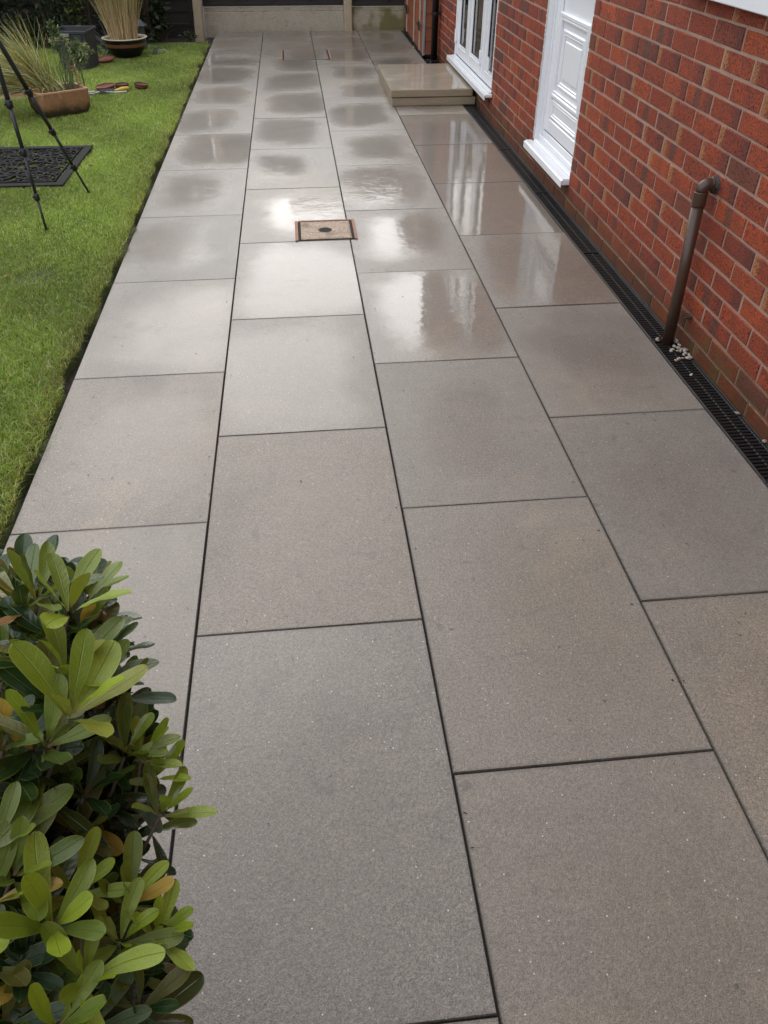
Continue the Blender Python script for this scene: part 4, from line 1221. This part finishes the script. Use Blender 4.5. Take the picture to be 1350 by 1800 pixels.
M_blade = tinted("ornamental_grass_blade", .5, trans=.2)
gcols = [(.32, .34, .14), (.18, .22, .06), (.50, .49, .28), (.74, .70, .50), (.12, .16, .04), (.34, .36, .14), (.45, .28, .08)]
tcols = [(.55, .40, .26), (.66, .51, .35), (.42, .29, .18), (.70, .58, .44)]
og = empty("ornamental_grass", (-1.99, 7.20, .17), "feathery arching grass spilling left out of the terracotta planter", "plant")
V, F, T = long_blades(1700, (0, 0, 0), .05, .50, [(-.75, -.1, .75), (-.9, .1, .55), (-.5, .0, .9), (-1, -.1, .3), (-.35, 0, 1)], 4, gcols, .0062, 7, .95, .22)
link("green_blades", fast_mesh("green_blades", V, F, 4, M_blade, T), og)
V, F, T = long_blades(480, (-.02, -.02, 0), .05, .42, [(-.9, -.45, .35), (-1, -.3, .1), (-.8, -.6, .2), (-1, 0, .2)], 9, tcols, .0064, 7, 1.9, .22)
V[:, 2] = np.maximum(V[:, 2], -.15)
link("dead_blades", fast_mesh("dead_blades", V, F, 4, M_blade, T), og)
V, F, T = long_blades(5, (.10, -.14, .06), .03, .34, [(.1, -.6, .35), (.3, -.5, .3)], 12, tcols, .004, 7, 2.6, .2)
link("stray_blades", fast_mesh("stray_blades", V, F, 4, M_blade, T), og)
hb = empty("herb_plant", (-1.76, 7.30, .17), "bushy small leaved herb on upright stems at the right of the planter", "plant")
m = MB(); rh = random.Random(5)
for k in range(26):
    x, y = rh.uniform(-.10, .06), rh.uniform(-.04, .05); m.tube([(x, y, 0), (x+rh.uniform(-.03, .05), y+rh.uniform(-.02, .02), .16), (x+rh.uniform(-.06, .12), y+rh.uniform(-.04, .04), .33)], [.0035, .003, .0015], 5)
m.build("stems", simple("green_stem", (.15, .19, .08), .6, .3), hb)
HC = [(.13, .17, .07), (.20, .25, .11), (.07, .11, .04), (.30, .33, .16)]
v1, f1, t1 = leaf_cloud(750, (.11, .0, .27), (.11, .08, .085), .026, HC, 31, .2, asp=.4)
v2, f2, t2 = leaf_cloud(600, (-.07, .0, .36), (.08, .06, .10), .026, HC, 32, .2, asp=.4)
v3, f3, t3 = leaf_cloud(120, (.03, -.04, .13), (.035, .03, .10), .022, [(.5, .45, .25), (.45, .3, .2), (.25, .3, .12)], 33, .1, asp=.5)
link("leaves", fast_mesh("leaves", np.vstack([v1, v2, v3]), np.vstack([f1, f2+len(v1), f3+len(v1)+len(v2)]), 4, M_blade, np.vstack([t1, t2, t3])), hb)

# ------------------------------------------------------------------ black plastic box
M_bin = simple("scuffed_black_plastic", (.042, .046, .052), .55, .35, 9, .2, 60)
bx = empty("plastic_box", (-2.13, 9.20, 0), "tall dark grey plastic box with a pale handle label, behind the herb", "box", rz=-.12)
m = MB()
def taper(m, wx, wy, h, tx, ty, x0_=0, y0_=0, n=1, rc=.03):
    vs = []
    for (sx_, sy_, z) in ((1, 1, 0), (tx, ty, h)):
        hx, hy = wx*sx_/2, wy*sy_/2
        for (cx_, cy_, a0) in ((hx-rc, hy-rc, 0), (-hx+rc, hy-rc, 90), (-hx+rc, -hy+rc, 180), (hx-rc, -hy+rc, 270)):
            for i in range(5): an = math.radians(a0+22.5*i); vs.append((x0_+cx_+rc*math.cos(an), y0_+cy_+rc*math.sin(an), z))
    fs = [(k, (k+1) % 20, 20+(k+1) % 20, 20+k) for k in range(20)]
    m.add(vs, fs)
taper(m, .285, .30, .345, 1.16, 1.12); m.build("shell", M_bin, bx, False)
m = MB(); taper(m, .26, .275, .34, 1.16, 1.12); m.v = [(a, b, z) for a, b, z in m.v]; m.f = [tuple(reversed(q)) for q in m.f]; m.build("inner_shell", M_bin, bx)
m = MB(); m.box(-.172, .172, -.176, -.164, .325, .352, .004); m.box(-.172, .172, .164, .176, .325, .352, .004); m.box(-.174, -.162, -.164, .164, .3255, .3515, .004); m.box(.162, .174, -.164, .164, .3255, .3515, .004); m.build("rim", M_bin, bx)
for x in (-.09, .085):
    m = MB(); m.add([(x-.035, -.155, .02), (x+.035, -.155, .02), (x+.042, -.172, .32), (x-.042, -.172, .32), (x-.028, -.163, .02), (x+.028, -.163, .02), (x+.034, -.181, .32), (x-.034, -.181, .32)],
                    [(4, 5, 6, 7), (0, 4, 7, 3), (5, 1, 2, 6), (3, 7, 6, 2)]); m.build("moulded_rib", M_bin, bx)
m = MB(); m.box(-.080, .010, -.189, -.1775, .300, .330, .006); m.build("handle_label", simple("worn_grey_label", (.22, .23, .23), .6, .4, 40), bx)
m = MB(); m.box(-.135, -.115, -.184, -.172, .27, .285, .003); m.build("sticker", simple("torn_sticker", (.5, .5, .5), .6, .5, 60), bx)

# ------------------------------------------------------------------ round glazed pot with reeds
bp = empty("round_pot", (-1.765, 9.82, 0), "round black glazed pot with cream rim and brown band in front of the shrubs", "plant pot")
M_glaze = simple("black_glaze", (.010, .009, .009), .25, .3, 12)
m = MB(); m.lathe([(.0, .004), (.130, .004), (.150, .03), (.196, .085), (.204, .112)], 40); m.build("bowl", M_glaze, bp, True)
m = MB(); m.lathe([(.2045, .1125), (.207, .125), (.206, .142)], 40); m.build("brown_band", simple("brown_glaze_band", (.17, .065, .03), .35, .2), bp, True)
m = MB(); m.lathe([(.2055, .1425), (.203, .160), (.213, .176)], 40); m.build("shoulder", M_glaze, bp, True)
m = MB(); m.lathe([(.213, .176), (.236, .184), (.238, .190), (.222, .192), (.204, .182), (.200, .160)], 40); m.build("cream_rim", simple("cream_glazed_rim", (.62, .54, .42), .4, .1), bp, True)
m = MB(); m.lathe([(.0, .165), (.2, .165)], 32); m.build("compost", M_soil, bp)
rd = empty("reeds", (-1.775, 9.83, .165), "dense upright straw coloured reeds growing in the round black pot", "plant")
r = np.random.RandomState(17); V = []; F = []; T = []
sc_ = [(.66, .50, .31), (.78, .62, .40), (.52, .38, .22), (.42, .27, .16)]
for i in range(1100):
    a = r.rand()*2*np.pi; q = math.sqrt(r.rand())*.145; x, y = q*math.cos(a), q*math.sin(a)
    L = .42+.5*r.rand(); lx = x*.85+r.normal()*.05; ly = y*.4+r.normal()*.04
    c = np.array(sc_[r.randint(4)])*(.6+.7*r.rand()); w = .0022+.0012*r.rand(); k0 = len(V)
    fa = r.rand()*3.14; s3 = np.array([math.cos(fa), math.sin(fa)*.4, 0])
    for k in range(5):
        t_ = k/4; p = np.array([x+lx*t_**1.3, y+ly*t_**1.3, L*t_]); cc = c*(1-t_*.8)+np.array([.20, .20, .05])*t_*.8
        V += [p-s3*w*(1-.4*t_), p+s3*w*(1-.4*t_)]; T += [(*cc, 1)]*2
        if k: qq = k0+2*k-2; F.append((qq, qq+1, qq+3, qq+2))
link("stems", fast_mesh("stems", np.array(V), np.array(F), 4, M_blade, np.array(T)), rd)
v1, f1, t1 = leaf_cloud(1500, (0, 0, .62), (.24, .16, .28), .03, [(.20, .22, .05), (.28, .27, .07), (.14, .17, .04)], 51, .15, asp=.3)
link("leaves", fast_mesh("leaves", v1, f1, 4, M_blade, t1), rd)
# heron-like grey scraps and a lantern behind the pot
lt = empty("garden_lantern", (-1.64, 10.24, 0), "small dark lantern standing behind the right of the round pot", "lantern")
m = MB(); m.tube([(0, 0, 0), (0, 0, .24)], .032, 8); m.build("body", simple("grey_glass_body", (.10, .12, .12), .3, .2), lt)
m = MB(); m.add([(-.06, -.06, .24), (.06, -.06, .24), (.06, .06, .24), (-.06, .06, .24), (0, 0, .30)], [(0, 1, 4), (1, 2, 4), (2, 3, 4), (3, 0, 4), (3, 2, 1, 0)]); m.build("cap", simple("slate_grey_cap", (.05, .055, .07), .5, .2), lt)
fn = empty("strappy_plant", (-1.98, 10.0, 0), "grey strap leaved plant left of the round pot", "plant")
V, F, T = long_blades(26, (0, 0, .02), .03, .42, [(-.3, -.2, 1), (.1, -.2, 1), (.3, 0, .8)], 71, [(.16, .17, .19), (.22, .23, .26), (.10, .11, .12)], .030, 7, 1.9, .3)
link("leaves", fast_mesh("leaves", V, F, 4, M_blade, T), fn)
fn2 = empty("strappy_plant", (-1.50, 9.86, 0), "few grey strap leaves poking out right of the round pot", "plant")
V, F, T = long_blades(7, (0, 0, .02), .02, .22, [(.6, -.4, .7), (.5, .1, .8)], 72, [(.10, .12, .12), (.18, .20, .20)], .018, 7, 2.5, .3)
link("leaves", fast_mesh("leaves", V, F, 4, M_blade, T), fn2)

# ------------------------------------------------------------------ saucers, small pots and brushes on the lawn
M_saucer = simple("red_brown_plastic", (.20, .058, .035), .45, .2, 20)
M_potb = simple("dark_brown_plastic", (.045, .025, .020), .5, .2, 20)
def saucer(x, y, r_, h, mat, label, name="plant_saucer", cat="saucer", tilt=(.0, 0), rimmat=None):
    e = empty(name, (x, y, .030), label, cat); e.rotation_euler = (tilt[0], tilt[1], 0)
    m = MB(); m.lathe([(0, 0), (r_*.84, 0), (r_*.96, h*.85), (r_*.93, h*.85), (r_*.80, .005), (0, .004)], 28); m.build("dish", mat, e, True)
    m = MB(); m.lathe([(r_*.955, h*.80), (r_*1.02, h*.80), (r_*1.02, h), (r_*.93, h), (r_*.92, h*.80)], 28); m.build("rim", rimmat or mat, e)
    return e
saucer(-1.935, 9.46, .095, .018, M_saucer, "red brown saucer lying flat by the foot of the round pot", tilt=(.1, -.08))
saucer(-1.685, 8.03, .088, .030, M_saucer, "wide red brown saucer, leftmost of the row of three on the lawn", tilt=(.05, -.1))
saucer(-1.545, 8.05, .063, .036, M_saucer, "small brown pot with black rim in the middle of the row", "shallow_pot", "pot", rimmat=M_potb)
saucer(-1.378, 8.05, .062, .034, M_saucer, "small brown pot with dark rim set apart at the right of the row", "shallow_pot", "pot", (.0, .12), rimmat=M_potb)
M_yel = simple("yellow_handle", (.62, .42, .05), .4, .1)
M_white = simple("white_plastic", (.68, .68, .68), .5, .1)
M_brist = simple("grey_matted_bristles", (.20, .21, .23), .9, .6, 160, 1.0, 200, bdist=.01)
b1 = empty("scrubbing_brush", (-1.60, 7.90, .035), "grey bristled scrubbing brush with a yellow handle on the grass", "brush", rz=.30)
m = MB(); m.tube([(0, 0, 0), (.03, 0, .005), (.08, .004, .012), (.13, .01, .012), (.145, .012, .01)], [.008, .012, .016, .015, .007], 12); m.build("handle", M_yel, b1, True)
m = MB(); rbh = random.Random(2)
for k in range(240):
    x, y = rbh.uniform(-.12, .005), rbh.uniform(-.024, .024); m.tube([(x, y, -.012), (x+rbh.uniform(-.006, .006), y+rbh.uniform(-.008, .008), .016+rbh.uniform(-.004, .006))], .0022, 3)
o = m.build("bristles", M_brist, b1); o['kind'] = "stuff"
m = MB(); m.box(-.118, .002, -.020, .020, -.006, .008, .006); m.build("brush_back", M_brist, b1)
b2 = empty("dish_brush", (-1.70, 7.86, .03), "white plastic brush lying under the grey scrubbing brush", "brush", rz=.12)
m = MB(); m.tube([(-.06, -.0, .0), (.0, .004, .012), (.12, .0, .0), (.22, .01, 0)], [.007, .006, .006, .008], 10); m.build("handle", M_white, b2, True)
m = MB()
for k in range(120):
    x, y = rbh.uniform(-.115, -.055), rbh.uniform(-.018, .018); m.tube([(x, y, -.01), (x+.004, y+rbh.uniform(-.004, .004), .018)], .0022, 3)
o = m.build("bristles", M_white, b2); o['kind'] = "stuff"
m = MB(); m.box(-.12, -.05, -.02, .02, -.002, .005, .004); m.build("brush_head", M_white, b2)

# ------------------------------------------------------------------ foreground shrub in a pot
def bushleaf_mat(name, joined):
    t = NT(name); o = t.tc.outputs['Object']
    if joined: base = t.attr('tint')['Color']; uv = t.attr('leafuv')['Vector']
    else: base = t.info()['Color']; uv = t.attr('leafuv')['Vector']
    s_ = t.sep(uv)
    n = t.noise(o, 70, 3)
    c_ = t.mix(.5, base, t.ramp(n, [(.3, (.78, .78, .78)), (.7, (1.2, 1.2, 1.2))]), 'MULTIPLY')
    ax = t.math('ABSOLUTE', s_[0])
    rib = t.smooth(ax, 0.0, .07, 1, 0)
    c_ = t.mix(t.math('MULTIPLY', rib, .55), c_, t.mix(.5, c_, (.30, .34, .10)))
    edge = t.smooth(ax, .86, 1.0)
    c_ = t.mix(t.math('MULTIPLY', edge, .6), c_, t.mix(.5, c_, (.42, .42, .10)))
    stalk = t.smooth(s_[1], .0, .16, 1, 0)
    c_ = t.mix(t.math('MULTIPLY', stalk, .6), c_, (.16, .05, .03))
    bf = t.geo()['Backfacing']; c_ = t.mix(t.math('MULTIPLY', bf, .35), c_, t.mix(.5, c_, (.15, .15, .07)))
    vein = t.math('SINE', t.math('MULTIPLY', t.math('SUBTRACT', s_[1], t.math('MULTIPLY', ax, .13)), 62))
    h = t.math('ADD', t.math('ADD', t.math('MULTIPLY', rib, -.9), t.math('MULTIPLY', vein, .04)), t.math('MULTIPLY', n, .6))
    t.set(Base_Color=c_, Roughness=.25, Normal=t.bump(h, .6, .0018), Specular_IOR_Level=.7)
    tr = t.n.new('ShaderNodeBsdfTranslucent'); t.put(tr.inputs[0], t.mix(1, c_, (1.5, 1.6, .5), 'MULTIPLY'))
    ms = t.n.new('ShaderNodeMixShader'); ms.inputs[0].default_value = .16
    t.l.new(t.b.outputs[0], ms.inputs[1]); t.l.new(tr.outputs[0], ms.inputs[2]); t.l.new(ms.outputs[0], t.out.inputs[0])
    return t.m
M_bl = bushleaf_mat("glossy_evergreen_leaf", False); M_blj = bushleaf_mat("glossy_evergreen_leaf_mass", True)
def leaf_geo(seed, L=1.0):
    """obovate leaf along +Z... local y: length, z: up; returns verts, faces, (u,v)"""
    r_ = random.Random(seed); NU, NV = 4, 11; cur = r_.uniform(-.05, .30); cup = r_.uniform(.10, .30); tw = r_.uniform(-.35, .35); wd = r_.uniform(.19, .235); bend = r_.uniform(-.05, .05)
    vs = []; uv = []; fs = []
    for j in range(NV+1):
        v = 1-(1-j/NV)**1.7
        w = wd*1.12*(v**.80)*math.sqrt(max(0, 1-v**3.4))
        if v < .12: w = max(w*.6, .016)
        if j == NV: w = .004
        yy = v; zz = -cur*v*v*.6+.05*v
        for i in range(-NU//2, NU//2+1):
            u = i/(NU/2); x = u*w; z = zz+cup*abs(u)**1.5*w*.9+.012*math.sin(v*14+seed+u)*abs(u)
            a = tw*v; xr = x*math.cos(a)-(z-zz)*math.sin(a); zr = zz+x*math.sin(a)+(z-zz)*math.cos(a)
            vs.append((xr+bend*math.sin(math.pi*v), yy, zr)); uv.append((u, v, 0))
    W = NU+1
    for j in range(NV):
        for i in range(NU): k = j*W+i; fs.append((k, k+1, k+W+1, k+W))
    return vs, fs, uv
LG_ = [leaf_geo(s_) for s_ in range(8)]
leaf_me = []
for vs, fs, uv in LG_:
    mb = MB(); mb.add(vs, fs); me = mb.mesh("leaf", M_bl, True)
    at = me.attributes.new('leafuv', 'FLOAT_VECTOR', 'POINT'); at.data.foreach_set('vector', np.array(uv, np.float32).ravel()); leaf_me.append(me)
BO = Vector((-.62, .20, 0))
bush = empty("evergreen_shrub", BO, "glossy green evergreen shrub with rosettes of oval leaves in the near left corner", "shrub")
bush['label'] = "glossy evergreen shrub with rosettes of oval leaves in the near left corner"
axis_c = Vector((-.62, .28, .55))
def ray(px, py):
    return (fwd + rt*((px-675)/1361.98) - up*((py-900)/1361.98)).normalized()
# rosette hearts: image-plane spot, distance from the eye, leaf length, leaf count, youth (yellow-green)
ROS = [(86,1040,.86,.066,6,.55),(52,1058,.90,.055,6,.2),(140,1062,.80,.082,5,.85),(170,1040,.88,.055,7,.45),(160,1100,.86,.060,6,.5),(26,1160,.86,.065,6,.35),
 (92,1150,.92,.06,6,.1),(136,1172,.80,.072,6,.8),(178,1196,.84,.068,6,.5),(222,1212,.86,.062,7,.25),(140,1245,.76,.090,6,.85),(100,1298,.78,.078,6,.6),
 (238,1310,.84,.064,7,.55),(268,1318,.85,.056,6,.7),(292,1352,.86,.050,6,.7),(24,1300,.82,.070,6,.3),(40,1345,.84,.066,6,.2),(166,1382,.84,.064,7,.25),
 (158,1455,.86,.058,6,.08),(300,1416,.84,.052,7,.65),(243,1574,.84,.058,7,.95),(154,1552,.82,.060,6,.75),(293,1634,.82,.054,7,.9),(228,1640,.81,.058,7,.7),
 (168,1704,.78,.066,6,.9),(112,1614,.78,.072,6,.75),(256,1690,.83,.048,7,.45),(10,1480,.80,.072,6,.5),(3,1572,.80,.068,6,.8),(60,1690,.82,.060,7,.1),
 (118,1790,.78,.074,6,.7),(262,1756,.82,.056,6,.25),(180,1790,.80,.058,6,.35),(40,1525,.80,.074,6,.6),(20,1790,.82,.066,6,.1),(80,1440,.88,.062,6,.1),
 (0,1060,.93,.06,6,.3),(-20,1210,.88,.066,6,.3),(-25,1400,.86,.07,6,.4),(-10,1690,.82,.07,6,.3),(60,1240,.86,.066,6,.3),(206,1130,.95,.050,6,.15),(210,1470,.94,.05,5,.05)]
rl = random.Random(77); placed = []
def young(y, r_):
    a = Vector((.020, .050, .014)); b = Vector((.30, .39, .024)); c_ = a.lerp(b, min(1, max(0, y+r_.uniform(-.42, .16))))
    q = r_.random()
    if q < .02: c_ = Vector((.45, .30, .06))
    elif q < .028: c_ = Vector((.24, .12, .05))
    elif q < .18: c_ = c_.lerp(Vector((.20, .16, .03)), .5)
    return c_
def leaf_matrix(p, d, nrm, L):
    d = d.normalized(); x = d.cross(nrm).normalized(); z = x.cross(d).normalized()
    M = Matrix(((x.x, d.x, z.x, 0), (x.y, d.y, z.y, 0), (x.z, d.z, z.z, 0), (0, 0, 0, 1)))
    return Matrix.Translation(p) @ M @ Matrix.Scale(L, 4)
stems = MB()
hearts = []
for (px, py, D, L, n, yg) in ROS:
    px -= 20; py += 22; L *= .93; n += 1
    p = CAMP + ray(px, py)*D
    out = (p-axis_c); out.z *= .6; out.normalize(); ax = (out*.55+Vector((0, 0, .9))+Vector((rl.uniform(-.15, .15), rl.uniform(-.15, .15), 0))).normalized()
    hearts.append((p, ax, L, n, yg))
    a0 = rl.uniform(0, 6.3); u = ax.cross(Vector((1, .2, 0))).normalized(); w = ax.cross(u)
    for k in range(n):
        an = a0+k*2.4; open_ = (.42+.75*k/n)*rl.uniform(.85, 1.15)
        rad = u*math.cos(an)+w*math.sin(an); d = ax*math.cos(open_)+rad*math.sin(open_)
        nrm = (ax*math.sin(open_)-rad*math.cos(open_)+Vector((rl.uniform(-.25, .25), rl.uniform(-.25, .25), rl.uniform(-.1, .1))))
        Lk = L*rl.uniform(.75, 1.12)*(.8+.3*k/n)
        placed.append((leaf_matrix(p+ax*(.012*(n-k)/n)+rad*.003, d, nrm, Lk), young(yg-.12*k/n, rl)))
    base = BO + Vector((rl.uniform(-.10, .10), rl.uniform(-.05, .12), .2)); mid = base.lerp(p, .55)+Vector((0, 0, .02)); 
    stems.tube([base-BO, mid-BO, p-ax*.05-BO, p-BO], [.0045, .0032, .0020, .0016], 6)
    # older sparser leaves down the stem
    for k in range(5):
        t_ = rl.uniform(.02, .11); q = p-ax*t_+Vector((rl.uniform(-.01, .01),)*3); an = rl.uniform(0, 6.3); rad = u*math.cos(an)+w*math.sin(an)
        d = (rad+ax*rl.uniform(-.2, .35)).normalized(); placed.append((leaf_matrix(q, d, (ax+Vector((rl.uniform(-.3, .3), rl.uniform(-.3, .3), 0))), L*rl.uniform(.7, 1)), young(yg*.35-.1, rl)*.8))
for (px, py, D, L, n, yg) in ROS:
    for rep_ in range(4):
        p = CAMP + ray(min(px, 235)-22+rl.uniform(-75, 12), py+30+rl.uniform(-35, 45))*(D+rl.uniform(.05, .17)); ax = Vector((rl.uniform(-.3, .6), rl.uniform(-.4, .4), .9)).normalized()
        a0 = rl.uniform(0, 6.3); u = ax.cross(Vector((1, .2, 0))).normalized(); w = ax.cross(u)
        for k in range(7):
            an = a0+k*2.4; o_ = .55+.8*k/7; rad = u*math.cos(an)+w*math.sin(an)
            placed.append((leaf_matrix(p, ax*math.cos(o_)+rad*math.sin(o_), ax*math.sin(o_)-rad*math.cos(o_), .068*rl.uniform(.8, 1.1)), young(yg*.3-.12, rl)))
            placed[-1] = (*placed[-1], 1)
stems.build("branches", simple("grey_brown_twig", (.10, .075, .055), .8, .3, 60, .6, 150, bdist=.002), bush, True)
def size_px(M):
    q = project(M @ Vector((0, .5, 0)));
    if q is None or not (-30 < q[0] < 1380 and -30 < q[1] < 1830): return 0
    return (M.to_scale().x)/q[2]
placed.sort(key=lambda a: (len(a), -size_px(a[0])))
placed = [a[:2] for a in placed]
rest_l = []
for i, (M, c_) in enumerate(placed):
    if i < 296 and size_px(M) > 0:
        o = link("leaf", leaf_me[rl.randrange(8)], bush); o.matrix_world = M; o.parent = bush
        o.matrix_parent_inverse = Matrix.Translation(-BO); o.color = (*c_, 1)
    else: rest_l.append((M, c_))
# inner and outer leaf mass, filling the shrub, extended unseen behind to shade slabs
for k in range(5200):
    while True:
        v = Vector((rl.uniform(-1, 1), rl.uniform(-1, 1), rl.uniform(-1, 1)))
        if v.length < 1: break
    p = Vector((-.68+v.x*.50, .17+v.y*.48, .56+v.z*.40))
    # keep the outer side clear so the placed rosettes form the outline
    q = project(p)
    if q:
        # outline of the photographed shrub on its paving side
        yl = [960, 1000, 1080, 1180, 1250, 1330, 1440, 1480, 1560, 1640, 1720, 1800]; xl_ = [40, 90, 150, 190, 205, 225, 170, 150, 205, 250, 250, 250]
        lim_x = np.interp(q[1], yl, xl_)
        if q[0] > lim_x or q[1] < 1000: continue
        if (p-CAMP).length < .82: continue
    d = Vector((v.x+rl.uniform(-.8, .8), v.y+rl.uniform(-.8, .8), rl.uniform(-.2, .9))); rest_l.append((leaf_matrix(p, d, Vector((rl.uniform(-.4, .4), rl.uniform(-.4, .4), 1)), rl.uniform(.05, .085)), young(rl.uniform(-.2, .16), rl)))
V = []; F = []; T = []; U = []
for (M, c_) in rest_l:
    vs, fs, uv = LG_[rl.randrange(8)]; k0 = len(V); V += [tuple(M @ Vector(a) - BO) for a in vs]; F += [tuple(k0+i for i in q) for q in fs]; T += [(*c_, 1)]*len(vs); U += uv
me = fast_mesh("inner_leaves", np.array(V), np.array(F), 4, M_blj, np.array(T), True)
at = me.attributes.new('leafuv', 'FLOAT_VECTOR', 'POINT'); at.data.foreach_set('vector', np.array(U, np.float32).ravel())
o = link("inner_leaves", me, bush); o['kind'] = "stuff"
pt = empty("shrub_pot", BO, "dark pot holding the near evergreen shrub, hidden under its leaves", "plant pot")
m = MB(); m.lathe([(0, .0), (.15, .0), (.19, .26), (.205, .27), (.205, .30), (.185, .30), (.18, .24), (0, .24)], 32); m.build("pot", M_potb, pt, True)
